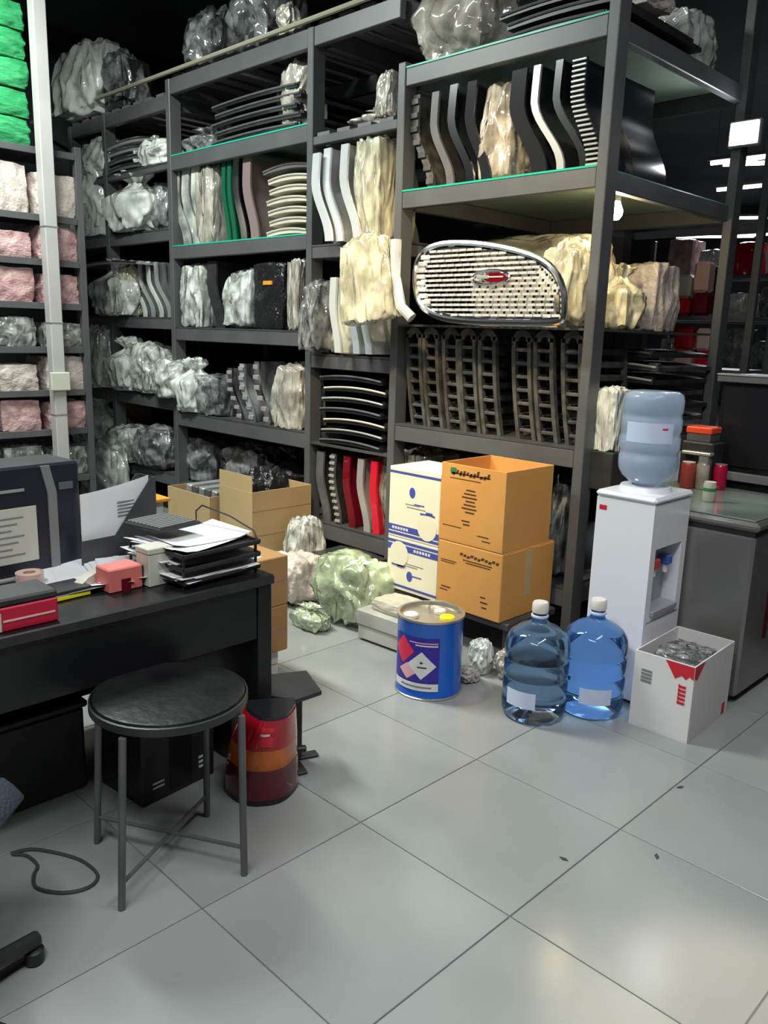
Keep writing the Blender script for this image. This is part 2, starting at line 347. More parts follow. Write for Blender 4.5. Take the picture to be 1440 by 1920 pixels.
BA = rack_bay('shelf_rack', 'wide middle rack bay above the brown cartons, left of the narrow bay', -5.85, -4.2, YS, YB_A, (-5.85, -4.2),
              ((0.30, .09, 'board', 1), (0.88, .10, 'board', 1), (1.54, .09, 'board', 1), (2.15, .09, 'glass', 1), (2.80, .10, 'glass', 1), (3.34, .11, 'slats', 1)), 3.34)
BG = rack_bay('shelf_rack', 'narrow rack bay between two posts with red panels on its lowest shelf', -4.2, -3.42, YS, YB_A, (),
              ((0.30, .10, 'board', 1), (0.82, .03, 'board', 0), (1.40, .08, 'board', 1), (2.07, .07, 'board', 1), (2.72, .05, 'slats', 1), (3.34, .11, 'slats', 1)), 3.34)
BB = rack_bay('shelf_rack', 'tall right rack bay with glass shelves, holding the big chrome mesh grille', -3.42, -2.13, YS, 5.0, ((-3.42, 3.0), -2.13),
              ((0.30, .09, 'board', 1), (1.02, .09, 'board', 1), (1.595, .015, 'board', 0), (2.33, .09, 'glass', 1), (2.965, .09, 'glass', 1)), 3.75, side=True)
# conduit along the top of the row
one('conduit', MB().tube([(-8.2, 3.47, 3.365), (-5.9, 3.47, 3.365), (-4.0, 3.47, 3.365), (-3.5, 3.47, 3.365)], 0.016), 'pipe',
    'thin tan conduit running along the top beam of the rack row', 'conduit')
# pale column with a switch box
pt = thing('column', 'pale grey square column standing in front of the far left rack', 'column', (-5.90, 2.575, 0))
part('shaft', MB().b2((-0.045, -0.045, 0), (0.045, 0.045, CEIL), 0.006), 'pole', pt)
part('switch_box', MB().b2((0.046, -0.075, 1.08), (0.075, 0.065, 1.21), 0.006), 'ivory', pt, label='ivory switch box on the column')
for zz in (0.9, 1.55, 2.2): part('joint_band', MB().b2((-0.047, -0.047, zz), (0.047, 0.047, zz+0.008)), 'midgrey', pt, 0)
# left rack, running along the other direction
LX = -6.0
lt = thing('shelf_rack', 'rack of close shelves with pink parcels at the left edge, behind the pale column', 'shelving', (LX-0.28, 2.0, 0))
LZ = (0.42, 0.78, 1.07, 1.38, 1.69, 1.99, 2.29, 2.73)
for yy in (1.5, 2.86):
    for xx in (LX-0.025, LX-0.53):
        part('post', MB().b2((xx-0.025-LX+0.28, yy-2.0-0.025, 0), (xx+0.025-LX+0.28, yy-2.0+0.025, 2.78), 0.004), 'steel', lt)
for z in LZ:
    part('shelf_board', MB().b2((0.28-0.53, -0.47, z-0.02), (0.28-0.004, 0.83, z), 0.002), 'deck', lt)
    part('shelf_lip', MB().b2((0.28-0.003, -0.47, z-0.042), (0.28+0.006, 0.83, z+0.004), 0.002), 'steel', lt)

# ------------------------------------------------------------------ crumpled bags: a few meshes, many individuals
def bag_grid(n):
    vs_ = []; fs = []; ix = {}
    def vid(p):
        k = tuple(round(c, 5) for c in p)
        if k not in ix: ix[k] = len(vs_); vs_.append(Vector(p))
        return ix[k]
    for ax in range(3):
        for sg in (-1, 1):
            for i in range(n):
                for j in range(n):
                    q = []
                    for (a, b) in ((i, j), (i+1, j), (i+1, j+1), (i, j+1)):
                        p = [a/n*2-1, b/n*2-1]; p.insert(ax, sg); q.append(vid(p))
                    if (sg < 0) ^ (ax == 1): q = q[::-1]
                    fs.append(tuple(q))
    return vs_, fs
_gv, _gf = bag_grid(24)
def bag_mesh(name, seed, sq=0.55, amp=0.09, freq=2.2, taper=0.0, neck=False):
    """unit bag: footprint [-.5,.5]^2, height 0..1; sq blends ball to box, ridged noise crumples it"""
    out = []; off = Vector((seed*7.31, seed*3.17, seed*1.73))
    for p in _gv:
        d = p.normalized(); q = d.lerp(Vector((p.x, p.y, p.z))*0.86, sq)
        c = Vector((q.x, q.y, q.z*0.62))*freq
        wv = noise.noise_vector(c*0.7+off)*0.55; h = 0.0; n1 = noise.noise(c*0.6+off*2)
        for (f, a) in ((0.75, 1.4), (1.6, 0.7), (3.3, 0.24), (6.2, 0.06)):
            h += a*(0.30-abs(noise.noise((c+wv)*f+off*(f+1))))
        q = q+d*(h*amp*1.25+0.5*amp*n1)+Vector((wv.x, wv.y, 0))*amp*0.8
        s = 1-taper*(q.z*0.5+0.5)
        if neck:
            zt = q.z*0.5+0.5; th_ = math.atan2(q.y, q.x)
            k_ = min(1, max(0, (zt-.55)/.27)); s *= 1-.74*k_*k_*(3-2*k_)
            if zt > .82: s *= 1+2.6*(zt-.82)/.18
            s *= 1+(.05+.22*k_)*math.sin(7*th_+seed+2*n1)
        out.append(Vector((q.x*s, q.y*s, q.z)))
    lo = [min(v[i] for v in out) for i in range(3)]; hi = [max(v[i] for v in out) for i in range(3)]
    mb = MB(); vs_ = []
    for v in out:
        z = (v.z-lo[2])/(hi[2]-lo[2]); z = max(0.0, (z-0.06)/0.94)
        vs_.append(((v.x-lo[0])/(hi[0]-lo[0])-0.5, (v.y-lo[1])/(hi[1]-lo[1])-0.5, z))
    mb.add(vs_, _gf); return mb
_BM = {}
CORE = {'wrap': 'palecore', 'wrapd': 'blackplas', 'wrapw': 'palecore', 'greywrap': 'blackplas'}
def bag_data(kind, seed, mt):
    k = (kind, seed, mt)
    if k not in _BM:
        par = {'soft': (0.45, 0.21, 1.9, 0.10), 'box': (0.8, 0.12, 2.2, 0.0), 'tall': (0.6, 0.17, 2.1, 0.2), 'loose': (0.3, 0.30, 1.8, 0.12), 'parcel': (0.78, 0.075, 1.7, 0.0), 'tied': (0.4, 0.16, 1.8, 0.0), 'core': (0.7, 0.05, 1.3, 0.1)}[kind]
        _BM[k] = bag_mesh('bag', seed, *par, neck=(kind == 'soft' and seed % 3 == 2) or kind == 'tied').mesh('crumpled_bag', mt, 75)
    return _BM[k]
def bag(name, label, mt, xc, y, z, wx, dy, hz, kind='soft', seed=1, rz=0.0, group='wrapped parts on the racks', cat='bag', tilt=0.0):
    o = tag(link(name, bag_data(kind, seed, mt), None, (xc, y, z), (tilt, 0, rz), (wx, dy, hz)), label, cat, group)
    if mt in CORE: link('wrapped_content', bag_data('core', 1+seed % 3, CORE[mt]), o, (0.03, 0.02, 0.02), (0, 0, 0), (.70, .70, .62 if (kind == 'soft' and seed % 3 == 2) or kind == 'tied' else .80))
    return o
def slotX(x, y, Y): return PY(x, y, Y).x
def on_shelf(x0, x1, ytop, z, Y):
    """front-plane pixel span -> centre X, width, height above z"""
    a = PY(x0, ytop, Y); b = PY(x1, ytop, Y); c = PY((x0+x1)/2, ytop, Y)
    return (a.x+b.x)/2, b.x-a.x, max(0.04, c.z-z)
def sbag(label, mt, x0, x1, ytop, z, Y=3.66, d=0.3, kind='soft', seed=1, name='plastic_bag', cat='bag', rz=0.0, hmax=9):
    xc, wd, h = on_shelf(x0, x1, ytop, z, Y-d*0.3)
    return bag(name, label, mt, xc, Y, z, wd, d, min(h, hmax), kind, seed, rz, cat=cat)
# ------------------------------------------------------------------ body panels standing on edge
def path_S(h, lean, bow, n=12):
    """(x,z) from bottom to top: foot kicks out to +x by lean, bows to -x by bow"""
    sm = lambda t: (lambda q: q*q*(3-2*q))(min(1, max(0, (t-.05)/.65)))
    return [(lean*(1-sm(t))-bow*math.sin(math.pi*t), h*t) for t in [i/n for i in range(n+1)]]
def panel(label, x0, x1, ytop, z, Y=3.56, D=0.6, th=0.018, lean=0.08, bow=0.01, face='blackgloss', strip='chrome', ws=0.04, ribs=0, name='grille_panel', cat='car part', hmax=9, group='body panels standing on the racks', splits=None):
    xc, wd, h = on_shelf(x0, x1, ytop, z, Y); h = min(h, hmax)
    t = thing(name, label, cat, (xc, Y, z), 0, group)
    p = path_S(h, lean, bow)
    part('face', MB().curve_slab(p, -th/2, th/2, 0.012, D), face, t, 50)
    part('edge_strip', MB().curve_slab(p, -ws/2, ws/2, -0.004, 0.011), strip, t, 50)
    part('inner_rib', MB().curve_slab([(x-0.0, zz) for x, zz in p], -th*1.6, th*1.6, D*0.45, D*0.45+0.014), face, t, 50)
    if ribs:
        for i in range(ribs):
            tt = (i+0.5)/ribs; x = path_S(1, lean, bow, ribs*2)[2*i+1][0]
            part('rib', MB().box((x, -0.010, h*tt), (ws*1.05, 0.012, h/ribs*0.42), 0.002), 'satin' if strip != 'dusty' else 'dusty', t)
    return t
def flat_part(label, x0, x1, y_bot, z, Y=3.6, D=0.5, th=0.05, arc=0.05, face='blackgloss', trim='satin', name='bumper_trim', group='flat trims stacked on the racks'):
    """a shallow curved trim lying flat: an arched plate with a lip and a trim line"""
    xc, wd, _ = on_shelf(x0, x1, y_bot, z, Y)
    t = thing(name, label, 'car part', (xc, Y, z), 0, group)
    n = 14; top = []; bot = []
    for i in range(n+1):
        u = i/n*2-1; top.append((u*wd/2, th*0.45+arc*(1-u*u)*0.6)); bot.append((u*wd/2, arc*(1-u*u)*0.45 if abs(u) < .97 else 0.0))
    poly = bot+top[::-1]
    mb = MB().prism(poly, 1, 0.0, D); part('shell', mb, face, t, 40)
    part('trim_line', MB().tube([(x*0.98, -0.003, zz*0.98) for x, zz in top], 0.007, 6), trim, t)
    part('end_lug', MB().b2((wd/2-0.05, 0.03, th*0.3), (wd/2-0.01, 0.08, th*0.9), 0.006), face, t)
    return t
# ------------------------------------------------------------------ right bay, upper glass shelf: panels standing like books
Z1 = 2.342
rb = 'on the right bay upper shelf'
panel('dusty dark panel with ribs, leftmost '+rb, 770, 795, 178, Z1, D=.8, lean=.13, face='dusty', strip='dusty', ws=.05, ribs=7)
panel('dark panel with grey edge, second from left '+rb, 808, 828, 172, Z1, D=.8, lean=.13, face='blackplas', strip='greyplas', ws=.05)
panel('black panel with broad chrome edge, third from left '+rb, 843, 862, 158, Z1, D=.8, lean=.14, bow=.015, ws=.052)
panel('plain glossy black panel left of the beige part '+rb, 878, 896, 152, Z1, D=.8, lean=.12, bow=.015, strip='blackgloss', ws=.06)
sbag('tall beige wrapped panel between black panels '+rb, 'wrapbeige', 908, 978, 140, Z1, Y=3.78, d=.5, kind='tall', seed=3, name='wrapped_part', cat='car part')
panel('wide glossy black panel right of the beige part '+rb, 962, 990, 130, Z1, D=.8, lean=.15, bow=.01, strip='blackgloss', ws=.09)
panel('black panel with soft gold-silver edge '+rb, 1000, 1018, 122, Z1, D=.8, lean=.17, bow=.01, strip='satin', ws=.04)
panel('black panel with long curved chrome edge near the post '+rb, 1042, 1060, 112, Z1, D=.8, lean=.17, bow=.01, strip='chrome', ws=.04)
panel('grille of many short chrome bars, rightmost '+rb, 1076, 1104, 108, Z1, D=.7, lean=.11, bow=.0, strip='blackgloss', ws=.07, ribs=22)
Z0 = 2.977
bag('plastic_bag', 'huge crumpled beige plastic bundle on top of the right bay', 'wrapbeige', -3.22, 3.82, Z0, .62, .6, .50, 'loose', 5)
bag('plastic_bag', 'dull grey plastic bundle lying behind the beige one on the right bay', 'greywrap', -2.72, 4.15, Z0, .5, .5, .36, 'loose', 6)
for i, (xa, wd, th) in enumerate(((-2.5, .55, .05), (-2.47, .6, .05), (-2.52, .5, .04))):
    t = flat_part(['lowest', 'middle', 'topmost'][i]+' of three dark trims stacked on top of the right bay beside the post', 930, 1120, 30, Z0+i*.056, Y=3.56, D=.9, th=th, arc=.02, face='blackplas', trim='greyplas')
    t.location.x = xa
for i, (x, y, sx, sy, sz, mt, sd) in enumerate(((-2.42, 4.62, .42, .5, .34, 'wrapw', 1), (-2.36, 4.1, .3, .36, .12, 'pinkpale', 3))):
    bag('plastic_bag', ['milky plastic bundle near the rear post on top of the right bay', 'pale flat parcel on top of the right bay, seen past its front post'][i], mt, x, y, Z0 if i == 0 else Z0+.17, sx, sy, sz, 'soft', sd)
# ------------------------------------------------------------------ right bay: nested black slatted grilles
ZG = 1.034
def slat_grille(i, x, label):
    t = thing('slatted_grille', label, 'car grille', (x, 3.545, ZG), 0, 'black slatted grilles nested in a row')
    h = .52; L = .62
    p = [(0.05*(1-q)**2-0.02*q, h*q) for q in [k/10 for k in range(11)]]
    for dx in (0.0, 0.098): part('rail', MB().curve_slab([(a+dx, b) for a, b in p], -.011, .011, 0, .03), 'dusty', t, 50)
    part('rail', MB().curve_slab(p, -.011, .011, L-.03, L), 'dusty', t, 50)
    part('rail', MB().curve_slab(p, -.009, .009, L*.5, L*.5+.02), 'dusty', t, 50)
    for k in range(7):
        q = (k+.7)/7.6; a = 0.05*(1-q)**2-0.02*q
        part('slat', MB().b2((a-.006, .03, h*q-.016), (a+.012, L-.02, h*q+.016), .003), 'dusty', t)
        part('rung', MB().b2((a+.011, .004, h*q-.010), (a+.087, .024, h*q+.008), .003), 'dusty', t)
    # rounded lug with a hole at the top
    n = 10; out = [(0.034+.062*math.cos(math.pi*k/n), .06*math.sin(math.pi*k/n)+h-.02) for k in range(n+1)]
    inn = [(0.034+.026*math.cos(math.pi*k/n), .026*math.sin(math.pi*k/n)+h-.02) for k in range(n+1)]
    part('top_lug', MB().prism(out+inn[::-1], 1, 0.0, .018), 'dusty', t, 50)
    return t
ordw = ['leftmost', 'second from left', 'third from left', 'fourth from left', 'fifth from left', 'sixth from left', 'seventh from left', 'rightmost']
for i in range(8): slat_grille(i, (-3.335, -3.205, -3.055, -2.935, -2.80, -2.575, -2.44, -2.275)[i], 'black slatted grille below the chrome one, '+ordw[i]+' of the nested row')
# ------------------------------------------------------------------ the big chrome mesh grille
ZH = 1.609
hg = thing('mesh_grille', 'large chrome mesh car grille with a red badge, partly in plastic', 'car grille', (-2.70, 3.36, ZH))
HO = [(-.50, .30), (-.47, .375), (-.40, .415), (-.25, .425), (.0, .40), (.25, .345), (.40, .28), (.48, .18), (.515, .05), (.50, .018), (.30, .014), (-.10, .016), (-.28, .04), (-.40, .09), (-.465, .18)]
def tilt(x, z, y=0.0): return (x, y+z*0.22, z)        # leans back a little
def inside(x, z, poly, sh=1.0):
    c = False; n = len(poly)
    for i in range(n):
        x1, z1 = poly[i]; x2, z2 = poly[i-1]
        if (z1 > z) != (z2 > z) and x < (x2-x1)*(z-z1)/(z2-z1)+x1: c = not c
    return c
def smooth_poly(P, it=2):
    for _ in range(it):
        Q = []
        for i in range(len(P)):
            a, b = P[i-1], P[i]
            Q += [(a[0]*.75+b[0]*.25, a[1]*.75+b[1]*.25), (a[0]*.25+b[0]*.75, a[1]*.25+b[1]*.75)]
        P = Q
    return P
HP = smooth_poly(HO)
part('chrome_frame', MB().tube([tilt(x, z) for x, z in HP], .017, 8, True), 'chrome', hg)
cxm = sum(p[0] for p in HP)/len(HP); czm = sum(p[1] for p in HP)/len(HP)
part('inner_frame', MB().tube([tilt(cxm+(x-cxm)*.95, czm+(z-czm)*.90, .012) for x, z in HP], .010, 6, True), 'blackgloss', hg)
nbar = 0; mb = MB(); mbv = MB()
for r in range(1, 17):
    z = r*.0255; xs = [x/200*1.06-.53 for x in range(201)]
    run = [x for x in xs if inside(x, z, HP)]
    if len(run) < 4: continue
    bx0, bx1 = run[0]+.012, run[-1]-.012
    o = 0.026 if r % 2 else 0.0
    k = 0; x = bx0+o
    while x+.042 < bx1:
        mb.box(Vector(tilt(x+.022, z, .008+(.004 if (k % 2) else 0))), (.044, .016, .0125), .0)
        mbv.box(Vector(tilt(x+.022, z+.0127, .014)), (.006, .012, .014))
        x += .052; k += 1
part('mesh_bars', mb, 'shinestrip', hg, 0, label='rows of short silver mesh bars')['kind'] = 'stuff'
part('mesh_links', mbv, 'blackgloss', hg, 0)['kind'] = 'stuff'
for k in range(8):
    z = .115+k*.034; xl = [x/400*1.06-.53 for x in range(401)]; run = [x for x in xl if inside(x, z, HP)]
    part('chrome_tooth', MB().box(Vector(tilt(run[0]+.045, z, -.004)), (.062, .014, .024), .004), 'shinestrip', hg)
bd = part('badge', MB().tube([tilt(.045+.115*math.cos(a), .235+.036*math.sin(a), -.012) for a in [2*math.pi*k/28 for k in range(28)]], .007, 6, True), 'chrome', hg, label='silver and red oval badge')
part('badge_field', MB().prism([(.03+.07*math.cos(2*math.pi*k/20), .0+.024*math.sin(2*math.pi*k/20)) for k in range(20)], 1, -.008, .004), 'maroon', bd, loc=Vector(tilt(.045, .235, -.008)))
part('badge_stripe', MB().b2((-.01, -.013, -.002), (.085, -.0085, .006), .002), 'pinklens', bd, loc=Vector(tilt(.045, .235, -.008)))
part('badge_wing', MB().b2((-.085, -.012, -.006), (-.005, -.004, .012), .003), 'satin', bd, loc=Vector(tilt(.045, .235, -.008)))
wrp = link('plastic_wrap', bag_data('tall', 4, 'wrapy'), hg, (-.70, -.055, .0), (0, R_(-9), 0), (.42, .16, .50)); wrp['label'] = 'yellowish plastic wrap bunched at the left end'
part('side_bar', MB().tube([(-.545, -.04, .44), (-.535, -.05, .25), (-.485, -.05, .09), (-.42, -.03, .03)], .030, 10), 'shinestrip', hg, label='bright chrome bar at the left end')
sbag('bulky cream wrapped part right of the chrome grille, against the corner post', 'wrapy', 1003, 1105, 440, ZH, Y=3.80, d=.30, kind='soft', seed=7, name='wrapped_part', cat='car part')
bag('wrapped_part', 'long cardboard-coloured wrapped trim lying behind the chrome grille', 'wrapbeige', -2.86, 4.12, ZH, .9, .3, .52, 'box', 3, cat='car part')
bag('wrapped_part', 'bright cream bag behind the corner post, on the chrome grille shelf', 'wrapy', -2.40, 4.24, ZH, .32, .32, .36, 'soft', 8, cat='car part')
bag('wrapped_part', 'pale pink wrapped box behind the corner post, level with the chrome grille', 'pinkpale', -2.46, 4.62, ZH, .34, .32, .40, 'box', 6, cat='car part')
stk = ['lowest', 'second from bottom', 'third from bottom', 'fourth from bottom', 'fifth from bottom', 'sixth from bottom', 'topmost']
for i in range(7):
    t = flat_part('thin dark trim lying behind the nested grilles, '+stk[i]+' of seven', 900, 1000, 600, 1.034+i*.072, Y=4.2, D=.7, th=.05, arc=.03, face='dusty' if i % 2 else 'blackplas', trim='beige' if i in (4, 5) else 'greyplas')
    t.location = (-2.48+.02*(i % 3), 4.22, 1.034+i*.072)
    t.scale = (1.55, 1, 1)
# warm lamp under the glass of the right bay
wl = thing('shelf_lamp', 'small warm lamp glowing under the upper glass shelf by the corner post', 'lamp', (-2.25, 3.86, 2.20))
part('stem', MB().tube([(0, 0, .05), (0, 0, .13)], .008, 8), 'midgrey', wl); part('holder', MB().lathe([(.022, .03), (.022, .055), (0, .056)], 16), 'midgrey', wl)
part('bulb', MB().lathe([(0, -.06), (.02, -.055), (.034, -.035), (.036, -.012), (.026, .012), (.018, .03)], 20, cap=False), 'warmon', wl)
# right bay, lowest shelf
Z3 = .314
sbag('cream bundle peeking out above the white boxes', 'wrapbeige', 742, 812, 838, Z3, Y=3.78, d=.4, kind='box', seed=5, name='wrapped_part', cat='car part')
sbag('dark bundle with pale folds behind the left edge of the white boxes', 'greywrap', 724, 748, 845, Z3, Y=3.75, d=.35, kind='box', seed=6, name='wrapped_part', cat='car part')
sbag('clear grey wrapped canister beside the open orange carton', 'wrapd', 1036, 1076, 895, Z3, Y=3.74, d=.26, kind='tall', seed=2, name='wrapped_part', cat='car part')
sbag('dark wrapped bundle hidden behind the open orange carton', 'wrapd', 850, 1010, 870, Z3, Y=3.95, d=.4, kind='box', seed=4, name='wrapped_part', cat='car part')

# ------------------------------------------------------------------ narrow bay
gz = 2.084
nb = 'in the narrow bay, third shelf'
for i, (xa, xb, yt) in enumerate(((586, 602, 287), (606, 624, 278), (638, 657, 270))):
    panel(['left', 'middle', 'right'][i]+' of three chrome-edged strips with bright tops '+nb, xa, xb, yt, gz, Y=3.5-.10+.04*i, D=.5, lean=.12, bow=.015, face='satin', strip='shinestrip', ws=.062)
panel('shorter silver strip beside the tall yellow bag '+nb, 664, 680, 292, gz, Y=3.52, D=.45, lean=.09, face='satin', strip='satin', ws=.05)
sbag('tall yellowish wrapped bundle standing against the post '+nb, 'wrapy', 676, 728, 248, gz, Y=3.66, d=.36, kind='box', seed=9, name='wrapped_part', cat='car part')
sbag('dark crumpled bag at the foot of the chrome strips '+nb, 'wrapd', 600, 668, 425, gz, Y=3.75, d=.3, kind='soft', seed=3)
mz = 1.414
nb = 'in the narrow bay, second shelf'
sbag('greyish clear bag at the left end '+nb, 'wrapd', 566, 606, 520, mz, Y=3.52, d=.32, kind='tall', seed=1)
for i, (xa, xb, yt) in enumerate(((616, 636, 520), (652, 670, 530), (676, 692, 545))):
    panel(['left', 'middle', 'right'][i]+' of three pale chrome strips in clear film '+nb, xa, xb, yt, mz+.015, Y=3.40+.01*i, D=.36, lean=.05, bow=.01, face='wrapw', strip='shinestrip', ws=.055)
sbag('clear film bundle bulging behind the pale strips '+nb, 'wrap', 600, 712, 560, mz, Y=3.66, d=.40, kind='soft', seed=8)
nb = 'in the narrow bay'
for i in range(7):
    t = flat_part('black curved trim, '+stk[i]+' of the flat pile '+nb, 592, 706, 760, .834+i*.068, Y=3.53, D=.7, th=.05, arc=.03, face='blackgloss', trim=['greyplas', 'satin', 'beige'][i % 3])
    t.location.x = -3.80+.02*((i*7) % 3-1)
bz = .314
nb = 'in the narrow bay, lowest shelf'
panel('dark grey curved panel, leftmost '+nb, 592, 612, 826, bz, Y=3.54, D=.6, lean=.07, face='blackplas', strip='greyplas', ws=.07, hmax=.46)
panel('dark panel with beaded silver edge '+nb, 618, 634, 828, bz, Y=3.54, D=.6, lean=.06, face='blackplas', strip='greyplas', ws=.045, ribs=11, hmax=.46)
panel('maroon panel, left of the two red ones '+nb, 642, 662, 838, bz, Y=3.54, D=.6, lean=.06, face='maroon', strip='maroon', ws=.062, hmax=.46)
panel('silver curved panel between the two red ones '+nb, 668, 688, 840, bz, Y=3.54, D=.6, lean=.07, face='satin', strip='satin', ws=.055, hmax=.46)
panel('bright red panel next to the right post '+nb, 696, 711, 838, bz, Y=3.54, D=.6, lean=.03, face='redbright', strip='redbright', ws=.055, hmax=.46)
# narrow bay, top shelves
bag('wrapped_part', 'pinkish beige wrapped trim lying on the upper slats of the narrow bay', 'wrapbeige', -3.80, 3.82, 2.742, .60, .32, .16, 'soft', 2, rz=.2, cat='car part')
bag('wrapped_part', 'small beige knot of plastic at the right post of the narrow bay', 'wrapbeige', -3.56, 3.55, 2.742, .14, .14, .26, 'tall', 7, cat='car part')

# ------------------------------------------------------------------ middle bay
z5, z4, z3, z2 = 2.812, 2.162, 1.554, .894
for i in range(5):
    t = flat_part('dark flat trim on the highest glass of the middle bay, '+stk[i]+' of five', 400, 560, 200, z5+i*.058, Y=3.54, D=.8, th=.05, arc=.02, face='blackplas' if i % 2 else 'blackgloss', trim='greyplas')
    t.location.x = -4.85+.04*(i % 2)
bag('wrapped_part', 'beige bundle under the top slats of the middle bay, right end', 'wrapbeige', -4.48, 3.68, z5, .34, .3, .46, 'loose', 4, cat='car part')
bag('wrapped_part', 'clear bag with a dark hollow at the left end of the highest glass', 'wrapd', -5.6, 3.7, z5, .4, .35, .20, 'soft', 5, cat='car part')
nb = 'in the middle bay, second glass shelf'
for i, (xa, xb, yt) in enumerate(((322, 338, 318), (340, 356, 316), (358, 374, 312))):
    panel(['left', 'middle', 'right'][i]+' of three greenish film-wrapped curved panels '+nb, xa, xb, yt, z4, D=.6, lean=.14, bow=.02, face='wrapw', strip='wrap', ws=.09)
sbag('beige film-wrapped upright bundle left of the green edges '+nb, 'wrapbeige', 374, 412, 306, z4, Y=3.72, d=.4, kind='box', seed=8, name='wrapped_part', cat='car part')
panel('left of two panels with dark green edges '+nb, 416, 424, 300, z4, D=.6, lean=.06, face='greenstrip', strip='greenstrip', ws=.045)
panel('right of two panels with dark green edges '+nb, 427, 434, 298, z4, D=.6, lean=.06, face='greenstrip', strip='greenstrip', ws=.045)
panel('dark panel with banded chrome edge '+nb, 437, 450, 296, z4, D=.6, lean=.09, bow=.015, face='blackgloss', strip='chrome', ws=.07)
panel('dusky pink panel right of the chrome band '+nb, 455, 472, 294, z4, D=.6, lean=.09, bow=.01, face='brownp', strip='brownp', ws=.09)
for i in range(6):
    t = flat_part('cream moulded part in the middle bay, '+stk[i]+' of six piled up', 500, 575, 400, z4+i*.066, Y=3.54, D=.6, th=.055, arc=.03, face='beige', trim='beige', name='moulded_part')
    t.location.x = -4.46+.015*((i*5) % 3-1)
t = flat_part('long silver-edged trim on top of the cream pile '+nb, 490, 578, 330, z4+6*.066, Y=3.54, D=.6, th=.05, arc=.04, face='greyplas', trim='chrome'); t.location.x = -4.48
nb = 'in the middle bay, third shelf'
panel('black leaning panel at the left post '+nb, 322, 334, 492, z3, D=.6, lean=.10, face='blackplas', strip='blackplas', ws=.05)
sbag('clear film bundle with glints, first from left '+nb, 'wrap', 344, 388, 492, z3, Y=3.70, d=.4, kind='box', seed=3, name='wrapped_part', cat='car part')
panel('wide black panel between clear bundles '+nb, 388, 408, 490, z3, D=.6, lean=.10, face='blackplas', strip='blackplas', ws=.12)
sbag('whitish clear bag in the middle '+nb, 'wrap', 420, 484, 500, z3, Y=3.68, d=.36, kind='tall', seed=6)
bb = sbag('glossy black bag with an orange sticker '+nb, 'wrapb', 482, 546, 486, z3, Y=3.70, d=.34, kind='box', seed=2)
part('sticker', MB().box((.05, -.49, .66), (.26, .03, .055)), 'orangeplas', bb, label='orange sticker')
sbag('pale upright tube of plastic against the right post '+nb, 'wrapbeige', 542, 566, 482, z3, Y=3.56, d=.14, kind='box', seed=1)
nb = 'in the middle bay, fourth shelf'
sbag('big milky clear bag hanging over the left end '+nb, 'wrapw', 318, 372, 668, z2, Y=3.60, d=.40, kind='soft', seed=2)
sbag('smoky grey bag left of the silver grilles '+nb, 'wrapd', 366, 422, 700, z2, Y=3.66, d=.36, kind='box', seed=7)
for i, (xa, xb, yt, c) in enumerate(((424, 440, 690, 'chrome'), (446, 462, 682, 'satin'), (474, 490, 678, 'chrome'))):
    panel(['left', 'middle', 'right'][i]+' of three silver leaning grilles '+nb, xa, xb, yt, z2, Y=3.54, D=.5, lean=.12, bow=0, face='wrapd', strip=c, ws=.055, ribs=6)
sbag('cream bag topped with a yellow fold '+nb, 'wrapbeige', 506, 572, 676, z2, Y=3.64, d=.32, kind='tall', seed=5)
for i in range(2):
    t = flat_part(['lower', 'upper'][i]+' of two dark glossy trims tucked behind the silver grilles', 380, 480, 650, z2+.36+i*.06, Y=3.9, D=.4, th=.05, arc=.02, face='blackgloss', trim='satin')
    t.location = (-5.0, 3.92, z2+.0+i*.06)
nb = 'in the middle bay, lowest shelf'
sbag('dark round bag at the left '+nb, 'wrapd', 335, 400, 815, .314, Y=3.75, d=.36, kind='soft', seed=4)
sbag('dusty pale bag behind the cartons '+nb, 'greywrap', 415, 500, 830, .314, Y=3.82, d=.36, kind='soft', seed=9)
sbag('black crumpled bag behind the right carton '+nb, 'wrapb', 500, 572, 830, .314, Y=3.8, d=.4, kind='soft', seed=5)

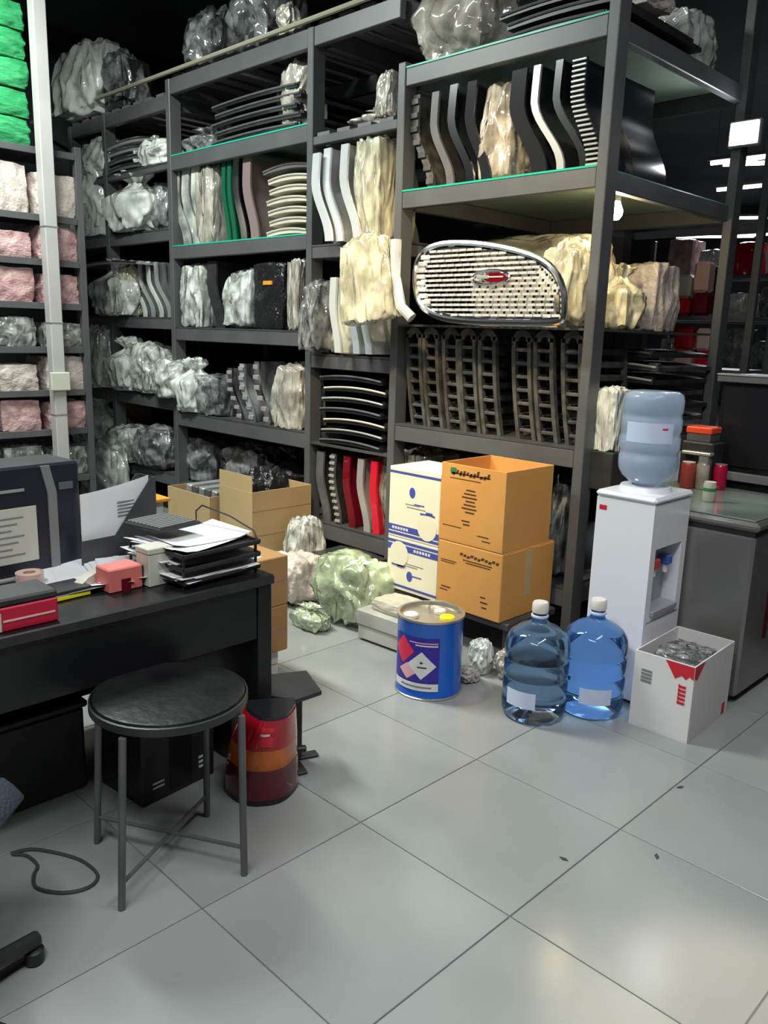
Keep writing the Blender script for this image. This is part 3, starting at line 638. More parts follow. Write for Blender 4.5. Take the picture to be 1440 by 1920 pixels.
# ------------------------------------------------------------------ far left bay
fb = 'in the far left bay'
BZI = [  # label, material, x0, x1, ytop, shelf z, Y, depth, kind, seed
    ('milky bag on the top slats '+fb+', left of the roof shadow', 'wrapw', 95, 185, 68, 3.262, 3.62, .5, 'soft', 1),
    ('thin clear bag on the top slats '+fb+', beside the milky one', 'wrapd', 178, 238, 85, 3.262, 3.66, .4, 'loose', 2),
    ('white crumpled bag spilling under the silver covers '+fb, 'wrapw', 132, 190, 300, 2.293, 3.62, .36, 'loose', 3),
    ('loose white bag left of the silver covers '+fb, 'wrapw', 142, 204, 252, 2.773, 3.62, .34, 'loose', 1),
    ('round white bag below the silver covers, next to the post '+fb, 'wrapw', 250, 312, 255, 2.773, 3.66, .36, 'soft', 4),
    ('tall white bag on the second shelf from top '+fb, 'wrapw', 188, 268, 308, 2.293, 3.60, .44, 'soft', 5),
    ('narrow milky bag on the second shelf from top, behind the column', 'wrapw', 100, 142, 345, 2.293, 3.58, .36, 'soft', 6),
    ('clear bag at the right end of the second shelf down '+fb, 'wrapd', 262, 312, 335, 2.293, 3.72, .36, 'soft', 7),
    ('white bag heap left of the slanted panels '+fb, 'wrap', 160, 236, 482, 1.623, 3.56, .44, 'soft', 8),
    ('yellow-tinged bag close to the slanted panels '+fb, 'wrapy', 222, 252, 492, 1.623, 3.62, .3, 'tall', 9),
    ('small greenish clear bag hanging below the white heap '+fb, 'wrap', 148, 190, 605, .993, 3.50, .3, 'tall', 1),
    ('bright white bag on the third shelf from bottom '+fb, 'wrapw', 192, 248, 628, .993, 3.58, .44, 'soft', 2),
    ('white bag with a blue-grey hollow, right of the bright one '+fb, 'wrap', 240, 290, 638, .993, 3.60, .4, 'soft', 3),
    ('glittering clear bag at the right post '+fb+', third shelf from bottom', 'wrap', 282, 330, 668, .993, 3.55, .36, 'soft', 4),
    ('pale bag low beside the column '+fb, 'wrapw', 122, 200, 728, .368, 3.62, .42, 'soft', 5),
    ('clear bag on the lowest shelf '+fb+', left of two', 'wrap', 192, 248, 795, .368, 3.58, .44, 'soft', 6),
    ('clear bag on the lowest shelf '+fb+', right of two', 'wrapd', 244, 308, 795, .368, 3.60, .42, 'soft', 7),
    ('small kraft box among bags '+fb, 'kraft', 212, 246, 745, .368, 3.9, .3, 'parcel', 2),
]
for (lb, mt, xa, xb, yt, z, Y, d, kd, sd) in BZI: sbag(lb, mt, xa, xb, yt, z, Y, d, kd, sd)
sbag('clear bag heap on the floor at the foot of the far left bay', 'wrap', 140, 205, 822, 0, 3.3, .3, 'soft', 3)
for i in range(4):
    t = flat_part('silver cover, '+['lowest', 'second', 'third', 'topmost'][i]+' of four lying in a pile '+fb, 206, 300, 230, 2.293, Y=3.5, D=.5, th=.05, arc=.05, face='satin' if i > 1 else 'greyplas', trim='chrome', name='silver_cover')
    t.location = (-6.55+.03*(i % 2), 3.52, 2.773+i*.062)
t = flat_part('broad bright silver sheet lying across the white heap '+fb, 160, 270, 475, 1.623, Y=3.5, D=.4, th=.03, arc=.04, face='satin', trim='chrome', name='silver_cover'); t.location = (-6.78, 3.44, 2.035)
for i in range(5):
    panel('slanted grey film-wrapped panel, '+['leftmost', 'second', 'third', 'fourth', 'rightmost'][i]+' of five '+fb, 240+i*15, 252+i*15, 488+i*1, 1.623, D=.5, lean=.20, bow=-.01, face='greyplas', strip=['wrapw', 'satin', 'wrapw', 'satin', 'greyplas'][i], ws=.045, hmax=.52)
# loose clear bundles on top of the middle bay
bag('plastic_bag', 'large dull clear bundle on top of the middle bay, left', 'wrapd', -5.55, 3.75, 3.362, .5, .5, .45, 'loose', 1)
bag('plastic_bag', 'large dull clear bundle on top of the middle bay, right', 'wrapd', -4.95, 3.75, 3.362, .55, .5, .5, 'loose', 3)
bag('plastic_bag', 'small beige rag of film hanging at the conduit above the middle bay', 'wrapbeige', -4.5, 3.58, 3.362, .2, .16, .2, 'loose', 2)
# ------------------------------------------------------------------ left rack: pink parcels
kinds = ['pinkpale', 'pink', 'pink', 'greywrap', 'pinkpale', 'pink', 'greywrap']
words = {'pinkpale': 'pale pink', 'pink': 'dusky pink', 'greywrap': 'grey-white'}
rows = list(zip(LZ[6::-1], kinds)); rn = ['top', 'second', 'third', 'fourth', 'fifth', 'sixth', 'seventh']
for r, (z, kd) in enumerate(rows):
    hh = (0.40, .25, .25, .25, .26, .24, .30)[r]
    for c, yy in enumerate((2.02, 2.36, 2.70)):
        bag('wrapped_parcel', words[kd]+' wrapped parcel on the '+rn[r]+' shelf of the left rack, '+['near end', 'middle', 'far end'][c], kd, LX-.22, yy, z, .40, .32, hh*(1-.12*((r+c) % 3)), 'parcel', 1+(r*3+c) % 5, cat='parcel', group='pink parcels on the left rack')
for i in range(5):
    bag('green_parcel', 'bright green film-wrapped parcel, '+['lowest', 'second', 'third', 'fourth', 'topmost'][i]+' of the stack at the left edge', 'green', LX-.24, 2.32, 2.732+i*.182, .46, .50, .182, 'parcel', 1+i % 3, cat='parcel', group='green parcels stacked on the left rack')
# ------------------------------------------------------------------ cartons and boxes in front of the right bay
def strokes(name, parent, mt, org, u, v, items, th=.0012):
    """flat print: little bars (u0,v0,w,h,slant) on the plane through org"""
    u = Vector(u); v = Vector(v); n = u.cross(v); mb = MB(); org = Vector(org)
    for it in items:
        a, b, w_, h_ = it[:4]; sl = it[4] if len(it) > 4 else 0.0
        c = [org+u*(a+p*w_+sl*q)+v*(b+q*h_) for p, q in ((0, 0), (1, 0), (1, 1), (0, 1))]
        mb.add(c+[p+n*th for p in c], [(3, 2, 1, 0), (4, 5, 6, 7), (0, 1, 5, 4), (1, 2, 6, 5), (2, 3, 7, 6), (3, 0, 4, 7)])
    o = part(name, mb, mt, parent, 0); o['kind'] = 'stuff'; return o
def open_box(t, lo, hi, mt, inn, th=.006, name='wall'):
    x0, y0, z0 = lo; x1, y1, z1 = hi
    part('base', MB().b2((x0, y0, z0), (x1, y1, z0+th)), mt, t, 0)
    for a, b in (((x0, y0), (x1, y0+th)), ((x0, y1-th), (x1, y1)), ((x0, y0+th), (x0+th, y1-th)), ((x1-th, y0+th), (x1, y1-th))):
        part(name, MB().b2((a[0], a[1], z0+th), (b[0], b[1], z1), .001), mt, t, 0)
YC = 3.03; XO = -2.20
pf = thing('low_stand', 'low black stand under the orange cartons and the white boxes', 'stand', (-2.58, YC, 0))
part('top_board', MB().b2((-.40, .02, .185), (.42, .42, .22), .004), 'deck', pf)
for x in (-.37, .36):
    for y in (.06, .36): part('foot', MB().b2((x, y, 0), (x+.04, y+.04, .185), .003), 'deck', pf)
def oc(name, label, lo, hi): return thing(name, label, 'carton', (lo[0], lo[1], lo[2]))
c1 = thing('orange_carton', 'closed orange carton under the open one, on the low stand', 'carton', (-2.60, YC, .221), 0, 'orange cartons')
part('body', MB().b2((0, 0, 0), (.40, .43, .337), .004), 'orangebox', c1)
part('top_flap', MB().b2((.002, .002, .3375), (.398, .214, .3405)), 'orangebox', c1, 0)
part('top_flap', MB().b2((.002, .216, .3375), (.398, .428, .3405)), 'orangebox', c1, 0)
part('tape', MB().b2((.4001, .185, .10), (.4008, .245, .336)), 'kraft', c1, 0)
strokes('printed_lettering', c1, 'blackp', (0, -.0001, 0), (1, 0, 0), (0, 0, 1), [(.14+.022*i, .285-.004*(i % 3), .016, .012, .004) for i in range(11)]+[(.16, .262, .18, .004), (.18, .25, .15, .004), (.02, .24, .10, .003), (.02, .23, .09, .003), (.03, .10, .06, .006), (.02, .085, .05, .004), (.28, .10, .03, .006), (.28, .075, .045, .006), (.29, .05, .03, .006)])
c2 = thing('orange_carton', 'open empty orange carton on top of the closed one', 'carton', (-2.60, YC, .564), 0, 'orange cartons')
open_box(c2, (0, 0, 0), (.392, .385, .385), 'orangebox', 'orangein', name='side')
strokes('printed_script', c2, 'blackp', (0, -.0001, 0), (1, 0, 0), (0, 0, 1),
        [(.065, .338, .235, .006)]+[(.07+.021*i, .328+(.012 if i % 3 == 1 else .004), .013, .014+.012*((i*5) % 4)/3, .006) for i in range(11)]+[(.055, .315, .19, .003)])
strokes('printed_address', c2, 'blackp', (0, -.0001, 0), (1, 0, 0), (0, 0, 1),
        [(.16-.012*(i % 3), .265-.018*i, .055+.018*((i*7) % 3), .006) for i in range(7)]+[(.14, .112, .05, .006), (.15, .095, .04, .006), (.02, .075, .12, .003), (.24, .055, .07, .004), (.27, .035, .05, .004)])
strokes('printed_logo', c2, 'greenp', (0, -.0001, 0), (1, 0, 0), (0, 0, 1), [(.055, .345, .035, .022, .004), (.06, .335, .025, .008)])
def white_box(label, z, h, up):
    t = thing('white_box', label, 'carton', (-2.965, YC+.01, z), 0, 'white boxes with blue print')
    W, D = .355, .30
    part('body', MB().b2((0, 0, 0), (W, D, h), .003), 'cream', t)
    part('lid_top', MB().b2((.001, .001, h), (W-.001, D-.001, h+.002)), 'whitecard', t, 0)
    f = (lambda q: q) if up else (lambda q: h-q)
    def bar(u0, q0, w_, q1): a, b = sorted((f(q0), f(q1))); return (u0, a, w_, b-a)
    strokes('blue_band', t, 'bluep', (0, 0, 0), (1, 0, 0), (0, 0, 1), [bar(.0, .012, W, .026), bar(.0, .034, W, .066), bar(0, h-.03, W, h-.018), (.18, f(.19), .07, .006)])
    ux = .275 if up else .085
    mb = MB(); n = 24; cz = f(.085); ring = [(ux+.066*math.cos(2*math.pi*k/n), cz+.068*math.sin(2*math.pi*k/n)) for k in range(n)]
    part('white_disc', MB().prism(ring, 1, -.0026, -.0004), 'cream', t, 0)
    strokes('disc_line', t, 'bluep', (0, -.0026, 0), (1, 0, 0), (0, 0, 1), [(ux-.05, f(.15), .10, .007), (ux-.01, f(.155), .045, .012)], .0006)
    em = [(.165+.02*math.cos(2*math.pi*k/14), f(h*.68)+.027*math.sin(2*math.pi*k/14)) for k in range(14)]
    part('emblem', MB().prism(em, 1, -.002, 0), 'bluep', t, 0)
    strokes('fine_print', t, 'greyp', (0, 0, 0), (1, 0, 0), (0, 0, 1), [(.12, f(h*.50), .10, .004), (.13, f(h*.46), .13, .004)])
    strokes('band_lettering', t, 'labwhite', (0, -.0013, 0), (1, 0, 0), (0, 0, 1), [bar((.03 if up else .19)+.02*i, .042, .014, .056) for i in range(6)], .0006)
    return t
white_box('lower white box with blue band along its top, by the blue drum', .221, .283, False)
white_box('upper white box with blue band along its bottom', .508, .37, True)
# ------------------------------------------------------------------ blue drum
DR = .148; DH = .355; dc = FL(803, 1313) ; dcy = dc.y+DR*.86; dcx = dc.x-DR*.42-.030; dcy -= .028
dr = thing('drum', 'blue metal drum with hazard diamonds and steel top', 'drum', (dcx, dcy, 0))
part('body', MB().lathe([(DR-.004, 0), (DR, .006), (DR, .02), (DR-.002, .024), (DR-.002, DH*.5), (DR-.002, DH-.02), (DR, DH-.014), (DR, DH)], 48, cap=False), 'drum', dr, 40)
part('lid', MB().lathe([(0, DH-.010), (DR-.014, DH-.010), (DR-.010, DH+.006), (DR+.003, DH+.006), (DR+.003, DH-.004)], 48, cap=False), 'tin', dr, 40)
part('bottom_rim', MB().lathe([(DR, 0), (DR+.003, .002), (DR+.003, .008), (DR, .010)], 48, cap=False), 'tin', dr)
def cap(mt, a, r, cr, nm): return part(nm, MB().lathe([(cr, 0), (cr, .012), (cr*.85, .016), (0, .016)], 20, (r*math.cos(a), r*math.sin(a), DH-.009)), mt, dr)
aw = math.atan2(-dcy, -dcx)       # towards the room
cap('capwhite', aw-1.15, .095, .034, 'spout_cap'); cap('capwhite', aw+2.2, .05, .028, 'vent_cap'); cap('yellow', aw+.95, .088, .034, 'yellow_cap')
part('handle', MB().tube([(-.09, .09, DH-.004), (-.07, .07, DH+.02), (0, .09, DH+.03), (.05, .11, DH+.02), (.06, .12, DH-.004)], .005, 6), 'tin', dr)
def cyl_patch(name, mt, R, a0, a1, z0, z1, parent, shape='rect', nu=24, nv=12, c=(0, 0)):
    mb = MB(); vs_ = []; fs = []
    for j in range(nv+1):
        v = j/nv; hw = 1.0
        if shape == 'diamond': hw = max(.002, 1-abs(2*v-1))
        for i in range(nu+1):
            u = (i/nu*2-1)*hw; a = (a0+a1)/2+u*(a1-a0)/2
            vs_.append((c[0]+R*math.cos(a), c[1]+R*math.sin(a), z0+(z1-z0)*v))
    for j in range(nv):
        for i in range(nu): k = j*(nu+1)+i; fs.append((k, k+1, k+nu+2, k+nu+1))
    mb.add(vs_, fs); return part(name, mb, mt, parent, 60)
A0 = aw-1.25; A1 = aw+.30
lab = cyl_patch('label', 'drumlab', DR+.0010, A0, A1, .085, .285, dr); lab['label'] = 'violet-blue hazard label'
cyl_patch('label_footer', 'labwhite', DR+.0014, A0, A1, .045, .08, lab)
cyl_patch('red_diamond', 'labred', DR+.0016, aw-1.25, aw-.45, .155, .285, lab, 'diamond')
cyl_patch('pink_diamond', 'labpink', DR+.0016, aw-1.0, aw-.35, .09, .165, lab, 'diamond')
cyl_patch('white_diamond', 'labwhite', DR+.0020, aw-.66, aw+.22, .098, .225, lab, 'diamond')
cyl_patch('hazard_symbol', 'blackp', DR+.0024, aw-.34, aw-.06, .150, .157, lab); cyl_patch('hazard_symbol', 'blackp', DR+.0024, aw-.28, aw-.16, .168, .182, lab, 'diamond')
cyl_patch('label_lines', 'labpink', DR+.0016, aw-.62, aw+.25, .262, .267, lab); cyl_patch('label_lines', 'labwhite', DR+.0016, aw-.42, aw+.25, .25, .256, lab)
cyl_patch('footer_lettering', 'greyp', DR+.0018, aw-.9, aw+.1, .058, .066, lab)
# ------------------------------------------------------------------ water bottles
BR = .135
def bottle_prof(r=BR, h=.40):
    P = [(r*.80, 0), (r*.95, .012), (r, .035)]
    for zz in (.10, .18, .26):
        P += [(r, zz-.016), (r*.965, zz-.008), (r*.965, zz+.008), (r, zz+.016)]
    P += [(r, .31), (r*.97, .335), (r*.85, .362), (r*.6, .388), (r*.33, .405), (.032, .418), (.029, .43), (.029, .465)]
    return P
def water_bottle(label, px, py, m1, rz, Yadd, lab2):
    c = FL(px-3, py); n = Vector((c.x, c.y)).normalized()*(BR*.92); 
    t = thing('water_bottle', label, 'bottle', (c.x+n.x, c.y+n.y, 0.001), 0, 'water bottles on the floor')
    part('body', MB().lathe(bottle_prof(), 48), m1, t, 60)
    part('cap', MB().lathe([(.033, .452), (.034, .458), (.034, .488), (.029, .496), (0, .496)], 24, cap=False), 'capwhite', t, label='white cap')
    a = math.atan2(-(c.y+n.y), -(c.x+n.x))
    cyl_patch('label', 'botlabel', BR*1.004, a+lab2[0], a+lab2[1], .075, .145, t)
    part('neck_ring', MB().lathe([(.030, .43), (.036, .433), (.036, .44), (.030, .443)], 24, cap=False), 'botlabel', t)
    return t
water_bottle('darker blue water bottle, nearer of the two on the floor', 1000, 1362, 'bottledark', 0, 0, (-.95, .05))
water_bottle('clear bright blue water bottle standing against the dispenser', 1106, 1352, 'bottle', 0, 0, (-.35, .65))
# ------------------------------------------------------------------ water dispenser
X0, X1, Y0, Y1 = -1.80, -1.53, 3.14, 3.47; HD = .895
wd = thing('water_dispenser', 'white floor-standing water dispenser with red and blue taps', 'dispenser', (X1, Y0, 0))
bx = MB(); W_ = X1-X0; D_ = Y1-Y0
bx.b2((-W_, 0, 0.02), (-.075, D_, HD), .0)
bx.b2((-.075, 0, 0.02), (0, D_, .40)); bx.b2((-.075, 0, .70), (0, D_, HD))
bx.b2((-.075, 0, .40), (0, .045, .70)); bx.b2((-.075, D_-.045, .40), (0, D_, .70))
part('body', bx, 'water', wd, 0)
part('top_cover', MB().b2((-W_-.008, -.008, HD+.001), (.008, D_+.008, HD+.03), .012), 'water', wd)
part('collar', MB().lathe([(.115, HD+.028), (.105, HD+.05), (.06, HD+.052), (.055, HD+.03)], 32, (-W_/2, D_/2, 0), cap=False), 'water', wd)
part('tap_panel', MB().b2((-.0745, .05, .40), (-.066, D_-.05, .69), .002), 'dispgrey', wd)
for yy, mt, nm in ((.11, 'tapred', 'hot_tap'), (D_-.11, 'tapblue', 'cold_tap')):
    tp = part(nm, MB().b2((-.066, yy-.022, .60), (-.012, yy+.022, .645), .006), mt, wd, label='red lever tap' if 'red' in mt else 'blue lever tap')
    part('nozzle', MB().lathe([(.012, .565), (.014, .60), (0, .60)], 16, (-.035, yy, 0)), 'water', tp)
part('drip_tray', MB().b2((-.07, .05, .40), (.012, D_-.05, .425), .004), 'dispgrey', wd)
part('door_line', MB().b2((.0001, .02, .375), (.0012, D_-.02, .381)), 'dispgrey', wd, 0)
part('red_mark', MB().b2((-W_+.015, -.0015, HD-.055), (-W_+.05, 0, HD-.035)), 'redp', wd, 0)
for x in (-W_+.03, -.05):
    for y in (.03, D_-.05): part('foot', MB().b2((x, y, 0), (x+.03, y+.03, .022)), 'blackplas', wd, 0)
# bottle upside down on the dispenser
tb = thing('water_bottle', 'pale grey-blue water bottle upside down on the dispenser', 'bottle', ((X0+X1)/2, (Y0+Y1)/2, HD+.03))
prof = [(r*.93, .425-z) for r, z in bottle_prof()][::-1]
prof = [(r, z) for r, z in prof if z > -.025]
part('body', MB().lathe([(.028, .001)]+[(r, max(z, .002)+.0) for r, z in prof], 48), 'bottlepale', tb, 60)
a = math.atan2(-1.0, 0.52)
lb = cyl_patch('label', 'botlabel', BR*.936, a-.9, a+.75, .215, .30, tb); lb['label'] = 'pale wrap label'
cyl_patch('label_mark', 'labred', BR*.94, a+.35, a+.55, .272, .28, lb)
# ------------------------------------------------------------------ stainless chest and what stands on it
ch = thing('chest_freezer', 'stainless steel chest with a grey-green lid, right of the dispenser', 'freezer', (-1.245, 3.495, 0))
part('body', MB().b2((-.70, 0, .03), (0, .72, .76), .012), 'inox', ch)
part('seal', MB().b2((-.695, .005, .76), (-.005, .715, .782)), 'blackplas', ch, 0)
part('lid_rim', MB().b2((-.715, -.015, .782), (.015, .74, .822), .014), 'inox', ch)
part('lid_top', MB().b2((-.69, .01, .8222), (-.01, .715, .830), .003), 'lidglass', ch)
for x in (-.66, -.06):
    for y in (.03, .65): part('caster', MB().lathe([(.02, 0), (.025, .01), (.025, .028), (0, .03)], 12, (x, y, 0)), 'blackplas', ch)
strokes('red_side_print', ch, 'maroon', (.0001, .10, .25), (0, 1, 0), (0, 0, 1), [(.13, .0, .05, .30), (.20, .04, .03, .2)])
ZT = .831
def can(label, px, py, r, h, mt, top, name='drink_can', cat='can'):
    c = FL(px, py, ZT); t = thing(name, label, cat, (c.x, c.y, ZT), 0)
    part('body', MB().lathe([(r*.86, 0), (r, .008), (r, h-.01), (r*.86, h)], 24), mt, t)
    part('lid', MB().lathe([(r*.86, h), (r*.9, h+.003), (r*.8, h+.002), (0, h+.002)], 24, cap=False), top, t)
    return t
can('red drink can standing at the back of the steel chest', 1347, 917, .034, .125, 'canred', 'satin')
can('brick red jar with pale lid behind the dispenser bottle', 1287, 914, .036, .13, 'rust', 'capwhite', 'jar', 'jar')
cn = can('beige can with a blue dot on its lid, between the red ones', 1314, 916, .034, .13, 'wrapbeige', 'satin')
part('blue_dot', MB().lathe([(.014, 0), (.014, .004), (0, .004)], 12, (0, 0, .142)), 'tapblue', cn)
cp = can('small green and beige paper cup at the front of the steel chest', 1328, 940, .03, .09, 'stapler', 'capwhite', 'paper_cup', 'cup')
part('green_band', MB().lathe([(.0302, .05), (.0302, .066)], 24, cap=False), 'greenp', cp)
qx = PY(1142, 800, 3.66).x
one('dark_carton', MB().b2((-.085, -.11, 0), (.085, .11, .19), .004), 'blackplas', 'small dark carton on the steel chest behind the dispenser bottle', 'carton', (qx, 3.68, ZT))
bag('wrapped_part', 'pale film-wrapped upright box between corner post and dispenser bottle', 'wrapw', qx, 3.68, ZT+.191, .15, .2, .32, 'box', 4, cat='box')
# dark cabinet behind the chest
cb = thing('cabinet', 'black panelled cabinet with a pale top edge at the right edge', 'cabinet', (-1.80, 4.30, 0))
part('body', MB().b2((0, .012, 0), (1.5, .42, 1.36), .004), 'screen', cb)
part('front_panel', MB().b2((.02, 0, .93), (.74, .011, 1.34), .003), 'screen', cb); part('front_panel', MB().b2((.76, 0, .93), (1.48, .011, 1.34), .003), 'screen', cb)
part('lower_rail', MB().b2((0, -.015, .855), (1.5, .011, .90), .003), 'midgrey', cb)
part('top_board', MB().b2((-.02, -.02, 1.36), (1.52, .44, 1.395), .004), 'greyplas', cb)
part('top_strip', MB().b2((-.02, -.024, 1.396), (1.52, .0, 1.404)), 'satin', cb, 0)
# red-lidded machine between cabinet and dispenser bottle
ap = thing('coffee_machine', 'small black machine with an orange-red lid behind the dispenser bottle', 'appliance', (-1.84, 3.98, ZT-.001))
ap.location = (PY(1318, 850, 4.15).x, 4.15, ZT)
part('body', MB().b2((-.09, -.07, 0), (.08, .07, .23), .008), 'blackplas', ap)
part('lid', MB().b2((-.075, -.065, .27), (.06, .06, .305), .006), 'orangered', ap)
part('neck', MB().b2((-.07, -.06, .2302), (.055, .055, .2698), .003), 'greyplas', ap)
part('tray', MB().b2((-.06, -.12, .17), (.09, -.071, .185), .003), 'satin', ap)
part('cup_holder', MB().b2((.03, -.115, .09), (.08, -.071, .168), .004), 'midgrey', ap)
# ------------------------------------------------------------------ white carton with red print
wc = thing('white_carton', 'open white carton with red corner print in front of the chest', 'carton', (-1.225, 2.99, 0), R_(2))
open_box(wc, (-.25, 0, 0), (0, .41, .325), 'whitecard', 'whitecard', name='side')
mb = MB(); mb.add([(-.12, -.0012, .322), (-.001, -.0012, .322), (-.001, -.0012, .268), (-.018, -.0012, .278), (-.032, -.0012, .262), (-.05, -.0012, .274), (-.075, -.0012, .255)], [(0, 1, 2, 3, 4, 5, 6)])
mb.f = [tuple(reversed(f)) for f in mb.f]; part('red_corner_print', mb, 'redp', wc, 0)
mb = MB(); mb.add([(.0012, .001, .322), (.0012, .10, .322), (.0012, .03, .262), (.0012, .001, .275)], [(0, 3, 2, 1)]); mb.f = [tuple(reversed(f)) for f in mb.f]; part('red_corner_print', mb, 'redp', wc, 0)
strokes('red_lettering', wc, 'redp', (0, -.0003, 0), (1, 0, 0), (0, 0, 1), [(-.055, .155+.017*i, .028, .011) for i in range(5)]+[(-.058, .155+.017*i, .006, .014) for i in range(5)])
strokes('grey_print_block', wc, 'greyp', (0, -.0003, 0), (1, 0, 0), (0, 0, 1), [(-.215, .20+.015*i, .045, .010) for i in range(4)])
strokes('red_side_print', wc, 'redp', (.0003, 0, 0), (0, 1, 0), (0, 0, 1), [(.345, .01, .03, .05)])
rl = thing('cable_reel', 'clear-wrapped round reel lying in the white carton', 'reel', (-1.355, 3.195, .008))
part('core', MB().lathe([(.055, 0), (.055, .26), (.03, .265), (.03, .02)], 24, cap=False), 'greyplas', rl)
for k in range(5): part('coil', MB().tube([(.098*math.cos(a), .098*math.sin(a), .05+.05*k) for a in [2*math.pi*i/28 for i in range(28)]], .018, 6, True), 'greywrap', rl)
rw = link('film', bag_data('soft', 3, 'wrapd'), rl, (0, 0, .25), (0, 0, 0), (.22, .26, .06))
# ------------------------------------------------------------------ floor bundles on the left of the drum
gb = thing('grey_carton', 'low grey carton in film left of the blue drum', 'carton', (-2.905, 2.775, 0), R_(3))
part('lower_tray', MB().b2((0, 0, .012), (.34, .24, .085), .004), 'greypaper', gb); part('upper_tray', MB().b2((-.006, -.006, .087), (.346, .246, .165), .004), 'greypaper', gb)
part('pallet_board', MB().b2((.02, .02, 0), (.32, .22, .012)), 'blackplas', gb, 0)
pl_ = link('padding', bag_data('parcel', 4, 'beige'), gb, (.19, .13, .166), (0, 0, 0), (.30, .20, .06)); pl_['label'] = 'cream padding on top'
bag('plastic_bag', 'pale green crumpled plastic bag on the floor beside the grey carton', 'wrapg', -3.13, 2.95, .0, .46, .40, .40, 'loose', 3, cat='bag')
bag('plastic_bag', 'smaller folded pale green bag in front of the big green one', 'wrapg', -3.20, 2.70, .0, .26, .16, .14, 'soft', 5, cat='bag')
bag('plastic_bag', 'white and pinkish plastic heap behind the green bag', 'pinkpale', -3.62, 2.92, .0, .42, .34, .30, 'loose', 6)
bag('plastic_bag', 'pale crumpled sack near the brown cartons on the floor', 'wrapw', -3.66, 2.72, .0, .22, .22, .26, 'soft', 7)
for i in range(4):
    t = flat_part('dark red-edged trim on the floor under the narrow bay, '+['lowest', 'second', 'third', 'topmost'][i]+' of four', 600, 690, 1040, .0, Y=3.2, D=.3, th=.05, arc=.02, face='blackplas' if i % 2 else 'maroon', trim='pinklens')
    t.location = (-3.62+.03*(i % 2), 3.16, .001+i*.06)
for i, (x, y, sx, sz) in enumerate(((-2.22, 2.93, .13, .17), (-2.08, 2.96, .14, .15), (-2.20, 2.80, .12, .07))):
    bag('plastic_bag', ['crumpled white plastic scrap under the front of the orange cartons', 'greyish plastic scrap under the orange carton corner, by the water bottle', 'small flat plastic scrap on the floor between drum and bottle'][i], 'wrapbeige' if i else 'wrapw', x, y, 0, sx, sx, sz, 'loose', 1+i)
# ------------------------------------------------------------------ brown cartons behind the desk
k1 = thing('kraft_carton', 'tall kraft carton with open flap, black parts inside, behind the desk', 'carton', (-4.10, 2.98, 0))
open_box(k1, (-.36, 0, 0), (0, .48, .56), 'kraft', 'kraft', name='side'); part('raised_flap', MB().b2((-.358, .002, .561), (-.004, .006, .66)), 'kraft', k1, 0)
strokes('seam', k1, 'kraftdark', (.0003, 0, 0), (0, 1, 0), (0, 0, 1), [(.0, .43, .48, .005), (0, .27, .48, .005)]); 
k2 = thing('kraft_carton', 'lower open kraft carton of black ribbed parts, left of the tall one', 'carton', (-4.50, 2.93, 0))
open_box(k2, (-.52, 0, 0), (0, .5, .47), 'kraft', 'kraft', name='side')
for i in range(6):
    p = MB().b2((-.03, -.15, 0), (.03, .15, .48), .01); t = one('ribbed_part', p, 'greyplas' if i % 2 else 'satin', 'dark ribbed part in the lower kraft carton, '+['first', 'second', 'third', 'fourth', 'fifth', 'last'][i]+' from left', 'car part', (-4.95+i*.078, 3.18, .008), (0, R_(4), 0), 'ribbed parts in the carton')
bag('plastic_bag', 'round dark bag poking out of the tall kraft carton', 'wrapb', -4.28, 3.22, .008, .33, .42, .68, 'soft', 1)
bag('plastic_bag', 'clear bag with a round lamp shape beside the kraft cartons', 'wrap', -3.90, 3.24, .0, .26, .24, .42, 'soft', 6)
# carton column beside the desk end
xe = -2.76; ye = 2.20
zz1 = PX(545, 1215, xe).z; zz2 = PX(545, 1130, xe).z; zz3 = PX(543, 1040, xe).z
for nm, lab_, za, zb, mt in (('white_box', 'small white box under the brown cartons at the desk end', 0, zz1-.002, 'whitecard'), ('brown_carton', 'lower of two brown cartons stacked at the desk end', zz1, zz2-.002, 'kraftdark'), ('brown_carton', 'upper of two brown cartons stacked at the desk end', zz2, zz3, 'kraftdark')):
    t = thing(nm, lab_, 'carton', (xe, ye, za))
    off = .03 if nm == 'white_box' else 0
    part('body', MB().b2((-.34, -.42+off, 0), (-off, -off, zb-za), .004), mt, t)
    part('lid_seam', MB().b2((-off, -.40, (zb-za)*.5), (-off+.001, -off-.01, (zb-za)*.5+.004)), 'greyp', t, 0)
# ------------------------------------------------------------------ desk
DX = -2.13; DT = .75
dk = thing('desk', 'black desk with a deep front panel, covered in papers', 'desk', (DX, 1.64, 0))
part('desk_top', MB().b2((-.86, -1.75, DT-.032), (.0, 0, DT), .004), 'deskblk', dk)
part('front_panel', MB().b2((-.035, -1.72, .53), (-.012, -.065, DT-.033), .003), 'deskblk', dk)
part('end_leg', MB().b2((-.84, -.062, 0), (-.010, -.004, DT-.033), .003), 'deskblk', dk)
part('end_leg', MB().b2((-.84, -1.74, 0), (-.010, -1.69, DT-.033), .003), 'deskblk', dk)
part('back_panel', MB().b2((-.83, -1.68, .12), (-.81, -.065, DT-.034), .003), 'deskblk', dk)
part('edge_strip', MB().b2((.0005, -1.745, DT-.030), (.002, -.003, DT-.004)), 'blackplas', dk, 0)
def DP(x, y, z=DT): return FL(x, y, z)
